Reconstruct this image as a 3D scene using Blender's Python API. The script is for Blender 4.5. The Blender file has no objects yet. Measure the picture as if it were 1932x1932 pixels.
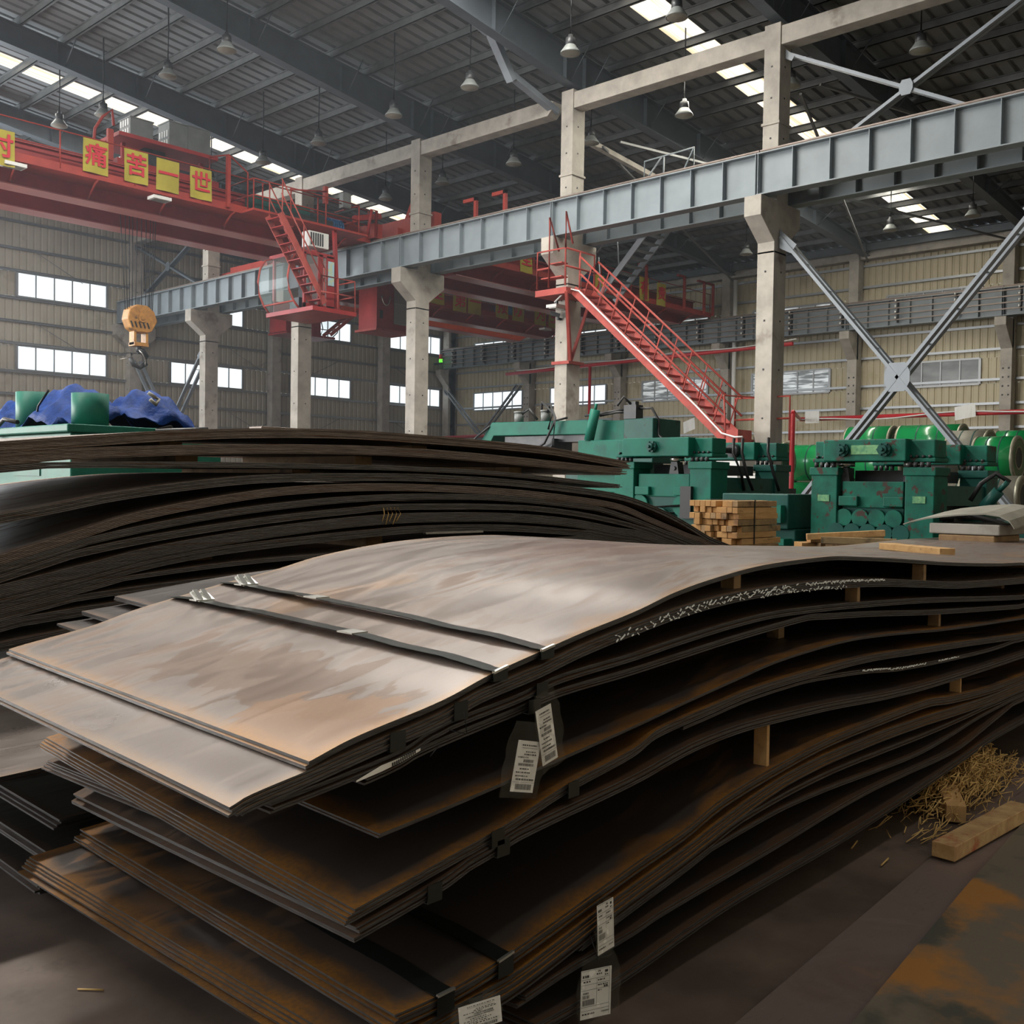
import bpy, bmesh, math, random
from mathutils import Vector, Matrix
random.seed(7)
H = 1.5                                   # height of the lens above the shop floor; all z below are given from the lens
sc = bpy.context.scene
COL = sc.collection

# ------------------------------------------------------------------ camera, world, lights, exposure
cam_d = bpy.data.cameras.new('camera'); cam = bpy.data.objects.new('camera', cam_d); COL.objects.link(cam)
cam_d.sensor_fit = 'HORIZONTAL'; cam_d.sensor_width = 36.0; cam_d.lens = 36.0*1950/1932
cam_d.clip_start = 0.05; cam_d.clip_end = 300
RM = [[0.6806091, -0.7324863, 0.0153319], [-0.0086409, -0.0289507, -0.9995435], [0.7325958, 0.6801659, -0.0260334]]
cam.matrix_world = Matrix(((RM[0][0], -RM[1][0], -RM[2][0], 0), (RM[0][1], -RM[1][1], -RM[2][1], 0), (RM[0][2], -RM[1][2], -RM[2][2], H), (0, 0, 0, 1)))
sc.camera = cam
sc.view_settings.view_transform = 'Standard'; sc.view_settings.look = 'None'
sc.view_settings.exposure = 0.4; sc.view_settings.gamma = 1.0; sc.view_settings.use_curve_mapping = False
w = bpy.data.worlds.new('overcast sky'); sc.world = w; w.use_nodes = True
bg = w.node_tree.nodes['Background']; bg.inputs[0].default_value = (0.80, 0.90, 1.0, 1); bg.inputs[1].default_value = 1.0
sc.cycles.max_bounces = 6; sc.cycles.diffuse_bounces = 4; sc.cycles.glossy_bounces = 3; sc.cycles.transparent_max_bounces = 6
sc.cycles.sample_clamp_indirect = 6.0; sc.cycles.use_denoising = True; sc.cycles.caustics_reflective = False; sc.cycles.caustics_refractive = False
def area(name, loc, size, size_y, aim, power, col):
    l = bpy.data.lights.new(name, 'AREA'); l.shape = 'RECTANGLE'; l.size = size; l.size_y = size_y; l.energy = power; l.color = col
    o = bpy.data.objects.new(name, l); COL.objects.link(o); o.location = (loc[0], loc[1], loc[2]+H)
    o.rotation_euler = Vector(aim).to_track_quat('-Z', 'Y').to_euler(); return o
area('daylight_open_gate', (-7.0, 31, 3.2), 12, 8.0, (0.45, -1, -0.10), 4300, (1.0, 0.975, 0.94))
area('daylight_side_windows', (-8.6, 20, 6.5), 40, 3.5, (1, 0.0, 0.05), 450, (1.0, 0.98, 0.95))
area('daylight_gable_windows', (4, 41.5, 6.5), 20, 6.0, (0.0, -1, -0.12), 2600, (0.86, 0.94, 1.0))
area('daylight_roof_strip', (8, 15.0, 12.2), 32, 0.9, (0, 0, -1), 5200, (1.0, 0.97, 0.9))
area('daylight_roof_strip', (6, -3.0, 12.6), 28, 0.9, (0, 0, -1), 320, (1.0, 0.96, 0.9))
area('daylight_roof_strip', (12, 32.8, 12.0), 40, 0.9, (0, 0, -1), 1500, (1.0, 0.97, 0.9))
area('daylight_roof_strip', (30, 15.0, 10.4), 16, 0.9, (0, 0, -1), 900, (1.0, 0.95, 0.82))

# ------------------------------------------------------------------ materials
def mat(name, c1, c2=None, rough=0.6, metal=0.0, scale=4.0, detail=4.0, lo=0.35, hi=0.65, bump=0.0, stretch=(1, 1, 1), c3=None, s3=1.2, lo3=0.58, hi3=0.68, spec=0.5, rough2=None, coat=0.0):
    m = bpy.data.materials.new(name); m.use_nodes = True; nt = m.node_tree; N = nt.nodes; L = nt.links
    b = N['Principled BSDF']; b.inputs['Roughness'].default_value = rough; b.inputs['Metallic'].default_value = metal
    b.inputs['Specular IOR Level'].default_value = spec
    if coat: b.inputs['Coat Weight'].default_value = coat; b.inputs['Coat Roughness'].default_value = 0.08
    b.inputs['Base Color'].default_value = (*c1, 1)
    if c2 is None and c3 is None and not bump: return m
    g = N.new('ShaderNodeNewGeometry'); mp = N.new('ShaderNodeMapping'); mp.inputs['Scale'].default_value = stretch
    L.new(g.outputs['Position'], mp.inputs['Vector'])
    def noise(s, d):
        n = N.new('ShaderNodeTexNoise'); n.inputs['Scale'].default_value = s; n.inputs['Detail'].default_value = d; n.inputs['Roughness'].default_value = 0.6
        L.new(mp.outputs['Vector'], n.inputs['Vector']); return n.outputs['Fac']
    def ramp(f, a, bb):
        r = N.new('ShaderNodeMapRange'); r.inputs['From Min'].default_value = a; r.inputs['From Max'].default_value = bb; L.new(f, r.inputs['Value']); return r.outputs['Result']
    def mix(f, a, bcol):
        x = N.new('ShaderNodeMix'); x.data_type = 'RGBA'; L.new(f, x.inputs[0])
        if isinstance(a, tuple): x.inputs[6].default_value = (*a, 1)
        else: L.new(a, x.inputs[6])
        x.inputs[7].default_value = (*bcol, 1); return x.outputs[2]
    cur = c1; f = noise(scale, detail)
    fr = ramp(f, lo, hi)
    if c2 is not None: cur = mix(fr, cur, c2)
    if c3 is not None: cur = mix(ramp(noise(s3, 6.0), lo3, hi3), cur, c3)
    if not isinstance(cur, tuple): L.new(cur, b.inputs['Base Color'])
    if rough2 is not None:
        r = N.new('ShaderNodeMapRange'); r.inputs['To Min'].default_value = rough; r.inputs['To Max'].default_value = rough2
        L.new(fr, r.inputs['Value']); L.new(r.outputs['Result'], b.inputs['Roughness'])
    if bump:
        bp = N.new('ShaderNodeBump'); bp.inputs['Strength'].default_value = bump; bp.inputs['Distance'].default_value = 0.02
        L.new(f, bp.inputs['Height']); L.new(bp.outputs['Normal'], b.inputs['Normal'])
    return m
def emit(name, col, s, c2=None, scale=3.0, stretch=(1, 1, 1), lo=0.35, hi=0.65):
    m = bpy.data.materials.new(name); m.use_nodes = True; nt = m.node_tree; N = nt.nodes; L = nt.links
    b = N['Principled BSDF']; b.inputs['Base Color'].default_value = (0.03, 0.03, 0.03, 1); b.inputs['Roughness'].default_value = 0.15
    b.inputs['Emission Color'].default_value = (*col, 1); b.inputs['Emission Strength'].default_value = s
    if c2:
        g = N.new('ShaderNodeNewGeometry'); mp = N.new('ShaderNodeMapping'); mp.inputs['Scale'].default_value = stretch; L.new(g.outputs['Position'], mp.inputs['Vector'])
        n = N.new('ShaderNodeTexNoise'); n.inputs['Scale'].default_value = scale; n.inputs['Detail'].default_value = 5; L.new(mp.outputs['Vector'], n.inputs['Vector'])
        r = N.new('ShaderNodeMapRange'); r.inputs['From Min'].default_value = lo; r.inputs['From Max'].default_value = hi; L.new(n.outputs['Fac'], r.inputs['Value'])
        x = N.new('ShaderNodeMix'); x.data_type = 'RGBA'; x.inputs[6].default_value = (*col, 1); x.inputs[7].default_value = (*c2, 1)
        L.new(r.outputs['Result'], x.inputs[0]); L.new(x.outputs[2], b.inputs['Emission Color'])
    return m
def plate_mat(name, base, smear, rust, rim, rough, patch, rustband, blots=()):
    """hot rolled plate: scale colour, dry smears drawn along the plate, rust creeping in from the cut rim (UV in metres: u from the front end, v from the near edge)"""
    m = bpy.data.materials.new(name); m.use_nodes = True; nt = m.node_tree; N = nt.nodes; L = nt.links
    b = N['Principled BSDF']; b.inputs['Metallic'].default_value = 0.35; b.inputs['Specular IOR Level'].default_value = 0.5
    uv = N.new('ShaderNodeTexCoord'); sep = N.new('ShaderNodeSeparateXYZ'); L.new(uv.outputs['UV'], sep.inputs[0])
    def math_(op, a, bb=None, c=None):
        n = N.new('ShaderNodeMath'); n.operation = op
        for i, x in enumerate((a, bb, c)):
            if x is None: continue
            if isinstance(x, (int, float)): n.inputs[i].default_value = x
            else: L.new(x, n.inputs[i])
        return n.outputs[0]
    def noise(s, d, st, dist=0.0):
        mp = N.new('ShaderNodeMapping'); mp.inputs['Scale'].default_value = st; L.new(uv.outputs['UV'], mp.inputs['Vector'])
        n = N.new('ShaderNodeTexNoise'); n.inputs['Scale'].default_value = s; n.inputs['Detail'].default_value = d; n.inputs['Distortion'].default_value = dist; L.new(mp.outputs['Vector'], n.inputs['Vector']); return n.outputs['Fac']
    def rng(f, a, bb, c=0.0, d=1.0):
        r = N.new('ShaderNodeMapRange'); r.inputs['From Min'].default_value = a; r.inputs['From Max'].default_value = bb; r.inputs['To Min'].default_value = c; r.inputs['To Max'].default_value = d
        L.new(f, r.inputs['Value']); return r.outputs['Result']
    def mix(f, a, bcol):
        x = N.new('ShaderNodeMix'); x.data_type = 'RGBA'; L.new(f, x.inputs[0])
        if isinstance(a, tuple): x.inputs[6].default_value = (*a, 1)
        else: L.new(a, x.inputs[6])
        x.inputs[7].default_value = (*bcol, 1); return x.outputs[2]
    big = noise(0.9, 3, (1, 1, 1)); streak = noise(2.2, 6, (1, 3.2, 1), 1.2); fine = noise(60, 3, (1, 1, 1))
    c = mix(rng(big, 0.3, 0.7), base, tuple(x*0.86 for x in base))
    sm = math_('MULTIPLY', rng(streak, 0.50, 0.60), rng(noise(0.9, 3, (1, 1, 1)), 0.42, 0.55))
    c = mix(math_('MULTIPLY', sm, 0.85), c, smear)
    for (bu, bv, ru, rv, bc, amt) in blots:
        du = math_('DIVIDE', math_('SUBTRACT', sep.outputs[0], bu), ru); dv = math_('DIVIDE', math_('SUBTRACT', sep.outputs[1], bv), rv)
        d = math_('SQRT', math_('ADD', math_('MULTIPLY', du, du), math_('MULTIPLY', dv, dv)))
        d = math_('ADD', d, math_('MULTIPLY', math_('SUBTRACT', noise(4.5, 10, (1, 2.2, 1), 0.8), 0.5), 2.6))
        c = mix(math_('MULTIPLY', rng(d, 1.0, 0.9), amt), c, bc)
    c = mix(math_('MULTIPLY', rng(streak, 0.36, 0.3), 0.35), c, tuple(min(1, x*1.35) for x in base))
    pt = math_('MULTIPLY', rng(noise(1.7, 5, (1, 1.6, 1), 0.8), 0.60, 0.66), patch)
    c = mix(pt, c, rust)
    scr = noise(26, 3, (0.5, 5, 1), 2.0); c = mix(math_('MULTIPLY', rng(scr, 0.60, 0.68), 0.30), c, tuple(x*0.55 for x in base)); c = mix(math_('MULTIPLY', rng(noise(19, 4, (1, 2.2, 1), 2.5), 0.66, 0.72), 0.25), c, tuple(min(1, x*1.5) for x in base))
    # rim: distance to the nearest edge, wobbled
    e = math_('MINIMUM', sep.outputs[0], math_('MINIMUM', sep.outputs[1], math_('SUBTRACT', 1.8, sep.outputs[1])))
    corner = rng(math_('ADD', sep.outputs[0], math_('MULTIPLY', sep.outputs[1], 0.8)), 0.45, 0.0, 1.0, 2.6)
    wob = math_('MULTIPLY', math_('MULTIPLY', rng(noise(2.6, 6, (1, 1, 1)), 0.35, 0.75), rustband), corner)
    rm = math_('MULTIPLY', math_('LESS_THAN', e, 5.0), rng(math_('SUBTRACT', e, wob), 0.03, -0.05))
    speck = rng(fine, 0.35, 0.6)
    c = mix(math_('MULTIPLY', rm, rng(speck, 0.0, 1.0, 0.55, 1.0)), c, rim)
    L.new(c, b.inputs['Base Color'])
    L.new(math_('ADD', rng(streak, 0.3, 0.7, rough-0.05, rough+0.10), math_('MULTIPLY', math_('MAXIMUM', rm, sm), 0.18)), b.inputs['Roughness'])
    bp = N.new('ShaderNodeBump'); bp.inputs['Strength'].default_value = 0.06; bp.inputs['Distance'].default_value = 0.004; L.new(fine, bp.inputs['Height']); L.new(bp.outputs['Normal'], b.inputs['Normal'])
    return m
M = {}
M['steel_top'] = plate_mat('mill scale, dusty mauve grey', (0.215, 0.170, 0.148), (0.15, 0.088, 0.058), (0.30, 0.17, 0.085), (0.38, 0.19, 0.05), 0.33, 0.55, 0.03, ((0.27, 0.62, 0.17, 0.55, (0.13, 0.075, 0.045), 0.85), (0.12, 0.18, 0.2, 0.22, (0.24, 0.12, 0.05), 0.7), (0.75, 0.75, 0.22, 0.5, (0.145, 0.09, 0.062), 0.5), (2.3, 0.9, 0.9, 0.42, (0.16, 0.085, 0.062), 0.6), (2.9, 0.35, 0.3, 0.1, (0.3, 0.19, 0.09), 0.5)))
M['steel_plain'] = plate_mat('mill scale, silvery', (0.225, 0.185, 0.165), (0.17, 0.11, 0.08), (0.30, 0.17, 0.085), (0.34, 0.18, 0.06), 0.30, 0.3, 0.018)
M['steel_rusty'] = plate_mat('mill scale with orange rust', (0.075, 0.060, 0.053), (0.17, 0.085, 0.035), (0.26, 0.11, 0.022), (0.32, 0.135, 0.018), 0.36, 0.4, 0.08)
M['steel_dark'] = plate_mat('mill scale, dark', (0.065, 0.054, 0.049), (0.075, 0.043, 0.027), (0.12, 0.056, 0.021), (0.15, 0.065, 0.018), 0.36, 0.4, 0.03)
M['steel_rear'] = plate_mat('mill scale, brown', (0.30, 0.25, 0.22), (0.14, 0.085, 0.055), (0.2, 0.1, 0.05), (0.26, 0.12, 0.05), 0.4, 0.5, 0.05)
M['edge'] = mat('sheared plate edge', (0.12, 0.122, 0.125), (0.055, 0.055, 0.056), 0.38, 0.6, 9, 5, stretch=(1, 1, 30), c3=(0.075, 0.05, 0.035), s3=3.0)
M['edge_rear'] = mat('sheared plate edge, browned', (0.34, 0.275, 0.235), (0.10, 0.08, 0.068), 0.5, 0.35, 6, 6, stretch=(1, 1, 60), c3=(0.17, 0.085, 0.045), s3=2.0)
M['edge_mid'] = mat('sheared plate edge, grey', (0.22, 0.205, 0.195), (0.055, 0.052, 0.05), 0.45, 0.4, 6, 6, stretch=(1, 1, 60), c3=(0.12, 0.07, 0.045), s3=2.0)
M['strap'] = mat('blued steel strap', (0.055, 0.062, 0.058), None, 0.28, 0.8)
M['strap_seal'] = mat('zinc seal', (0.62, 0.62, 0.58), None, 0.3, 0.85)
M['concrete'] = mat('cast concrete', (0.47, 0.435, 0.385), (0.34, 0.315, 0.28), 0.85, 0, 2.2, 8, bump=0.25, c3=(0.22, 0.185, 0.15), s3=1.1, lo3=0.60, hi3=0.72, spec=0.2)
M['floor'] = mat('oily shop floor', (0.085, 0.062, 0.050), (0.17, 0.125, 0.10), 0.55, 0.1, 2.0, 8, bump=0.25, c3=(0.035, 0.028, 0.024), s3=1.3, spec=0.4)
M['girder'] = mat('blue grey girder paint', (0.225, 0.262, 0.285), (0.19, 0.22, 0.24), 0.5, 0.0, 1.5, 5)
M['rafter'] = mat('rafter paint, slate', (0.105, 0.125, 0.145), (0.08, 0.095, 0.11), 0.55, 0.0, 1.2, 5)
M['purlin'] = mat('galvanised purlin', (0.17, 0.175, 0.175), (0.12, 0.123, 0.123), 0.5, 0.4, 2, 5)
M['roof'] = mat('roof sheet underside', (0.225, 0.238, 0.248), (0.175, 0.185, 0.192), 0.6, 0.1, 0.7, 6, c3=(0.125, 0.13, 0.13), s3=0.5)
M['cladding'] = mat('grey beige cladding', (0.46, 0.425, 0.345), (0.40, 0.365, 0.29), 0.6, 0.0, 0.6, 6, c3=(0.36, 0.32, 0.245), s3=0.9)
M['cladding_y'] = mat('straw coloured cladding', (0.50, 0.445, 0.315), (0.43, 0.375, 0.255), 0.6, 0.0, 0.6, 6, c3=(0.38, 0.32, 0.2), s3=0.9)
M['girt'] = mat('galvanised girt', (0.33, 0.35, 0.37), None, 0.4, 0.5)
M['girt_dark'] = mat('darker girt', (0.2, 0.21, 0.22), None, 0.45, 0.4)  # darker grey for the upper gable girts and the sag rods
M['frame'] = mat('window frame', (0.32, 0.33, 0.34), None, 0.45, 0.5)
M['red'] = mat('crane red paint', (0.36, 0.035, 0.032), (0.27, 0.026, 0.026), 0.42, 0.0, 2.0, 6, c3=(0.12, 0.03, 0.025), s3=1.6, lo3=0.62, hi3=0.75, spec=0.22)
M['flange_sheen'] = mat('crane red with painted sheen', (0.50, 0.16, 0.145), (0.42, 0.11, 0.105), 0.28, 0.0, 1.0, 4)  # lighter pink paints in the reflection under the crane girders
M['red_bright'] = mat('red oxide paint', (0.38, 0.050, 0.034), (0.30, 0.038, 0.03), 0.5, 0.0, 3.0, 6, c3=(0.2, 0.05, 0.035), s3=2.5, lo3=0.62, hi3=0.75, spec=0.22)
M['orange'] = mat('orange beam paint', (0.88, 0.13, 0.025), (0.78, 0.10, 0.02), 0.5)
M['stair_red'] = mat('faded stair red', (0.42, 0.085, 0.068), (0.33, 0.06, 0.05), 0.55, 0.0, 4, 6, c3=(0.2, 0.07, 0.05), s3=3, lo3=0.6, hi3=0.72, spec=0.22)
M['pipe_red'] = mat('fire main red', (0.55, 0.03, 0.04), None, 0.4)
M['yellow'] = mat('yellow banner cloth', (0.46, 0.385, 0.04), (0.36, 0.30, 0.035), 0.8, 0, 1.2, 4)
M['letter'] = mat('red lettering', (0.55, 0.02, 0.035), None, 0.7)
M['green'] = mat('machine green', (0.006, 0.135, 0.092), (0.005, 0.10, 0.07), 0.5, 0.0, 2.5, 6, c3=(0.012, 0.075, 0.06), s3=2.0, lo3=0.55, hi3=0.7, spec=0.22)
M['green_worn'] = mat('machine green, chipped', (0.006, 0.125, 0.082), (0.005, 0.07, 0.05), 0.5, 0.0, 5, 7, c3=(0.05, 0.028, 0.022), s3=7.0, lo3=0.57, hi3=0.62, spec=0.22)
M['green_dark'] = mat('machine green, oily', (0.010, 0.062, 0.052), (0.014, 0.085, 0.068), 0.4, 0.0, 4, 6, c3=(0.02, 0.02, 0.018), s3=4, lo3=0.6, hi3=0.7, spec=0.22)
M['green_light'] = mat('pale machine green', (0.016, 0.17, 0.118), (0.012, 0.125, 0.09), 0.5, 0, 3, 6, c3=(0.02, 0.12, 0.09), s3=2.5, spec=0.22)
M['coil'] = mat('green coil wrap', (0.012, 0.30, 0.085), (0.010, 0.24, 0.07), 0.25, 0.0, 2, 4, coat=0.4)
M['coil_band'] = mat('coil edge protector', (0.36, 0.35, 0.26), (0.25, 0.24, 0.18), 0.35, 0.3, 5, 4)
M['coil_face'] = mat('coil side', (0.05, 0.17, 0.07), (0.10, 0.16, 0.08), 0.4, 0.2, 8, 4)
M['coil_bore'] = mat('coil bore', (0.02, 0.03, 0.025), None, 0.5)
M['kraft'] = mat('grey coil wrap', (0.30, 0.285, 0.235), (0.22, 0.21, 0.17), 0.6, 0.1, 4, 5)
M['wood'] = mat('sawn timber', (0.60, 0.37, 0.16), (0.46, 0.26, 0.10), 0.8, 0, 3, 6, stretch=(1, 6, 6), c3=(0.30, 0.17, 0.07), s3=5, lo3=0.6, hi3=0.7)
M['wood_end'] = mat('timber end grain', (0.52, 0.29, 0.11), (0.36, 0.185, 0.07), 0.85, 0, 6, 6, c3=(0.2, 0.1, 0.045), s3=4)
M['bark'] = mat('timber with bark', (0.36, 0.25, 0.12), (0.22, 0.15, 0.075), 0.9, 0, 8, 6, c3=(0.10, 0.08, 0.045), s3=5, bump=0.4)
M['wood_old'] = mat('weathered timber', (0.40, 0.26, 0.13), (0.24, 0.14, 0.07), 0.85, 0, 8, 7, c3=(0.12, 0.075, 0.04), s3=6, bump=0.4)
M['wood_split_lit'] = mat('split timber', (0.62, 0.42, 0.20), (0.38, 0.21, 0.09), 0.85, 0, 9, 8, bump=0.5, c3=(0.42, 0.10, 0.04), s3=4.5, lo3=0.56, hi3=0.66)  # weathered timber brightened to paint in warm light; red patches are paint marks
M['straw'] = mat('straw', (0.66, 0.44, 0.16), (0.48, 0.29, 0.10), 0.8, 0, 9, 3)
M['black'] = mat('black rubber', (0.012, 0.012, 0.013), None, 0.5)
M['dark'] = mat('dark machinery', (0.03, 0.032, 0.035), (0.05, 0.05, 0.052), 0.45, 0.4, 6, 4)
M['chrome'] = mat('bright steel', (0.55, 0.54, 0.52), None, 0.25, 0.9)
M['white'] = mat('white enamel', (0.72, 0.72, 0.70), None, 0.5)
M['paper'] = mat('label paper', (0.93, 0.92, 0.87), (0.84, 0.82, 0.76), 0.6, 0, 14, 4)
M['ink'] = mat('printed ink', (0.03, 0.03, 0.03), None, 0.6)
M['chalk'] = mat('white paint pen', (0.92, 0.95, 0.92), None, 0.8)
M['ebox'] = mat('grey cabinet paint', (0.20, 0.215, 0.21), (0.16, 0.17, 0.165), 0.5, 0, 3, 4)
M['motor'] = mat('blue motor paint', (0.03, 0.14, 0.32), (0.02, 0.09, 0.2), 0.4, 0, 5, 4)
M['hook_yellow'] = mat('hook block orange', (0.50, 0.24, 0.05), (0.33, 0.15, 0.035), 0.5, 0.1, 7, 5, c3=(0.06, 0.04, 0.03), s3=5)
M['tarp'] = mat('blue tarpaulin', (0.006, 0.042, 0.22), (0.004, 0.026, 0.13), 0.6, 0, 9, 6, bump=1.0, spec=0.12)
M['rope'] = mat('wire rope', (0.03, 0.03, 0.033), None, 0.5, 0.5)
M['brace'] = mat('brace paint', (0.25, 0.28, 0.315), (0.215, 0.24, 0.27), 0.45, 0.0, 2, 5)
M['brass'] = mat('nameplate', (0.16, 0.34, 0.15), (0.06, 0.2, 0.1), 0.5, 0.2, 20, 3)
M['blue_sign'] = mat('pale blue notice', (0.35, 0.60, 0.78), (0.55, 0.62, 0.35), 0.6, 0, 6, 2)
M['orange_lamp'] = mat('signal red', (0.7, 0.05, 0.02), None, 0.4)
M['green_lamp'] = emit('signal green', (0.15, 0.9, 0.05), 1.0)
M['sky_pane'] = emit('daylit pane', (0.86, 0.95, 1.0), 1.15, (0.70, 0.82, 0.86), 1.3, lo=0.45, hi=0.7)
M['sky_strip'] = emit('daylit roof strip', (1.0, 0.94, 0.80), 1.25, (0.62, 0.50, 0.30), 1.1, (0.15, 9, 0.1), 0.46, 0.66)  # darker stripes paint the rib shading into the glow
M['pane_streak'] = emit('pane with painted glowing streaks', (0.55, 0.58, 0.58), 0.8, (0.12, 0.13, 0.13), 2.0, (1, 0.5, 5), 0.42, 0.55)  # striped view in the glass, painted as glowing streaks
M['pane_dark'] = emit('dull pane', (0.20, 0.21, 0.20), 0.55, (0.12, 0.125, 0.12), 1.2, (1, 1, 3))
def clear(name, col, mixf, rough=0.08):
    m = bpy.data.materials.new(name); m.use_nodes = True; nt = m.node_tree; N = nt.nodes; L = nt.links
    b = N['Principled BSDF']; b.inputs['Base Color'].default_value = (*col, 1); b.inputs['Roughness'].default_value = rough
    t = N.new('ShaderNodeBsdfTransparent'); x = N.new('ShaderNodeMixShader'); x.inputs[0].default_value = mixf
    out = N['Material Output']; L.new(t.outputs[0], x.inputs[1]); L.new(b.outputs[0], x.inputs[2]); L.new(x.outputs[0], out.inputs['Surface'])
    if hasattr(m, 'surface_render_method'): m.surface_render_method = 'BLENDED'
    return m
M['glass'] = clear('cab glass', (0.30, 0.38, 0.37), 0.30)
M['film'] = clear('clear plastic sleeve', (0.25, 0.24, 0.20), 0.13, 0.06)
M['floor_mauve'] = plate_mat('floor plate, mauve', (0.27, 0.205, 0.185), (0.17, 0.12, 0.10), (0.3, 0.18, 0.1), (0.24, 0.17, 0.14), 0.45, 0.3, 0.01)
M['floor_rust'] = mat('floor plate, rusted', (0.13, 0.10, 0.075), (0.24, 0.115, 0.035), 0.6, 0.1, 1.6, 8, 4, 0.52, 0.62, bump=0.3, c3=(0.055, 0.055, 0.045), s3=2.2, lo3=0.55, hi3=0.66) if False else mat('floor plate, rusted', (0.19, 0.155, 0.115), (0.42, 0.19, 0.05), 0.6, 0.1, 1.8, 8, 0.50, 0.60, 0.3, (1, 1, 1), (0.09, 0.09, 0.072), 2.4, 0.54, 0.64)

# ------------------------------------------------------------------ mesh helpers
def vadd(a, b): return (a[0]+b[0], a[1]+b[1], a[2]+b[2])
def vsub(a, b): return (a[0]-b[0], a[1]-b[1], a[2]-b[2])
def vmul(a, k): return (a[0]*k, a[1]*k, a[2]*k)
def lerp(a, b, t): return tuple(a[i]+(b[i]-a[i])*t for i in range(3))
class MB:
    def __init__(s): s.v = []; s.f = []; s.m = []; s.s = []; s.uv = {}
    def add(s, vs, fs, mi=0, sm=False, uvs=None):
        o = len(s.v); s.v += [tuple(x) for x in vs]
        for k, f in enumerate(fs):
            s.f.append(tuple(i+o for i in f)); s.m.append(mi); s.s.append(sm)
        if uvs:
            for k, u in enumerate(uvs): s.uv[o+k] = u
        return s
    def box(s, a, b, mi=0):
        x0, x1 = sorted((a[0], b[0])); y0, y1 = sorted((a[1], b[1])); z0, z1 = sorted((a[2], b[2]))
        return s.add([(x0,y0,z0),(x1,y0,z0),(x1,y1,z0),(x0,y1,z0),(x0,y0,z1),(x1,y0,z1),(x1,y1,z1),(x0,y1,z1)],
                     [(0,3,2,1),(4,5,6,7),(0,1,5,4),(1,2,6,5),(2,3,7,6),(3,0,4,7)], mi)
    def bar(s, p, q, w, h, up=(0,0,1), mi=0):
        p = Vector(p); q = Vector(q); d = (q-p).normalized(); u = Vector(up)
        sd = d.cross(u)
        if sd.length < 1e-4: sd = d.cross(Vector((1,0,0)))
        sd.normalize(); u = sd.cross(d).normalized(); a = sd*w/2; b = u*h/2
        vs = [p-a-b, p+a-b, p+a+b, p-a+b, q-a-b, q+a-b, q+a+b, q-a+b]
        return s.add(vs, [(0,3,2,1),(4,5,6,7),(0,1,5,4),(1,2,6,5),(2,3,7,6),(3,0,4,7)][::1], mi)
    def tube(s, pts, r, n=6, mi=0, r2=None):
        pts = [Vector(p) for p in pts]; vs = []; k = len(pts)
        for i, p in enumerate(pts):
            d = (pts[min(i+1, k-1)]-pts[max(i-1, 0)]).normalized()
            a = d.cross(Vector((0,0,1)))
            if a.length < 1e-3: a = d.cross(Vector((1,0,0)))
            a.normalize(); b = a.cross(d)
            rr = r if r2 is None else r+(r2-r)*i/(k-1)
            vs += [p+a*rr*math.cos(2*math.pi*j/n)+b*rr*math.sin(2*math.pi*j/n) for j in range(n)]
        fs = [(i*n+j, i*n+(j+1) % n, (i+1)*n+(j+1) % n, (i+1)*n+j) for i in range(k-1) for j in range(n)]
        s.add(vs, fs, mi, True)
        o = len(s.v)-len(vs)
        s.f.append(tuple(o+j for j in range(n))[::-1]); s.m.append(mi); s.s.append(False)
        s.f.append(tuple(o+(k-1)*n+j for j in range(n))); s.m.append(mi); s.s.append(False)
        return s
    def cyl(s, p, q, r, n=20, mi=0, r2=None): return s.tube([p, q], r, n, mi, r2)
    def prism(s, poly, off, mi=0):
        n = len(poly); vs = [tuple(p) for p in poly]+[vadd(p, off) for p in poly]
        return s.add(vs, [tuple(range(n))[::-1], tuple(range(n, 2*n))]+[(i, (i+1) % n, n+(i+1) % n, n+i) for i in range(n)], mi)
    def lathe(s, c, prof, n=20, axis=(0,0,1), mi=0):
        a = Vector(axis).normalized(); x = a.orthogonal().normalized(); y = a.cross(x); c = Vector(c); vs = []
        for r, h in prof: vs += [c+a*h+(x*math.cos(2*math.pi*j/n)+y*math.sin(2*math.pi*j/n))*r for j in range(n)]
        k = len(prof); return s.add(vs, [(i*n+j, i*n+(j+1) % n, (i+1)*n+(j+1) % n, (i+1)*n+j) for i in range(k-1) for j in range(n)], mi, True)
    def ibeam(s, p, q, d, w, tw=0.012, tf=0.018, mi=0, up=(0,0,1)):
        u = Vector(up); p = Vector(p); q = Vector(q)
        s.bar(p, q, tw, d, up, mi); off = u*(d/2-tf/2)
        s.bar(p+off, q+off, w, tf, up, mi); return s.bar(p-off, q-off, w, tf, up, mi)
    def text(s, body, org, right, up, size, mi=0, depth=0.004, offset=0.0):
        cu = bpy.data.curves.new('t', 'FONT'); cu.body = body; cu.size = size; cu.extrude = depth; cu.align_x = 'CENTER'; cu.align_y = 'CENTER'; cu.resolution_u = 2; cu.offset = offset
        ob = bpy.data.objects.new('t', cu); COL.objects.link(ob); dg = bpy.context.evaluated_depsgraph_get()
        me = bpy.data.meshes.new_from_object(ob.evaluated_get(dg)); bpy.data.objects.remove(ob); bpy.data.curves.remove(cu)
        r = Vector(right).normalized(); u = Vector(up).normalized(); nn = r.cross(u); o = Vector(org)
        s.add([o+r*v.co.x+u*v.co.y+nn*v.co.z for v in me.vertices], [tuple(p.vertices) for p in me.polygons], mi); bpy.data.meshes.remove(me); return s
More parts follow.
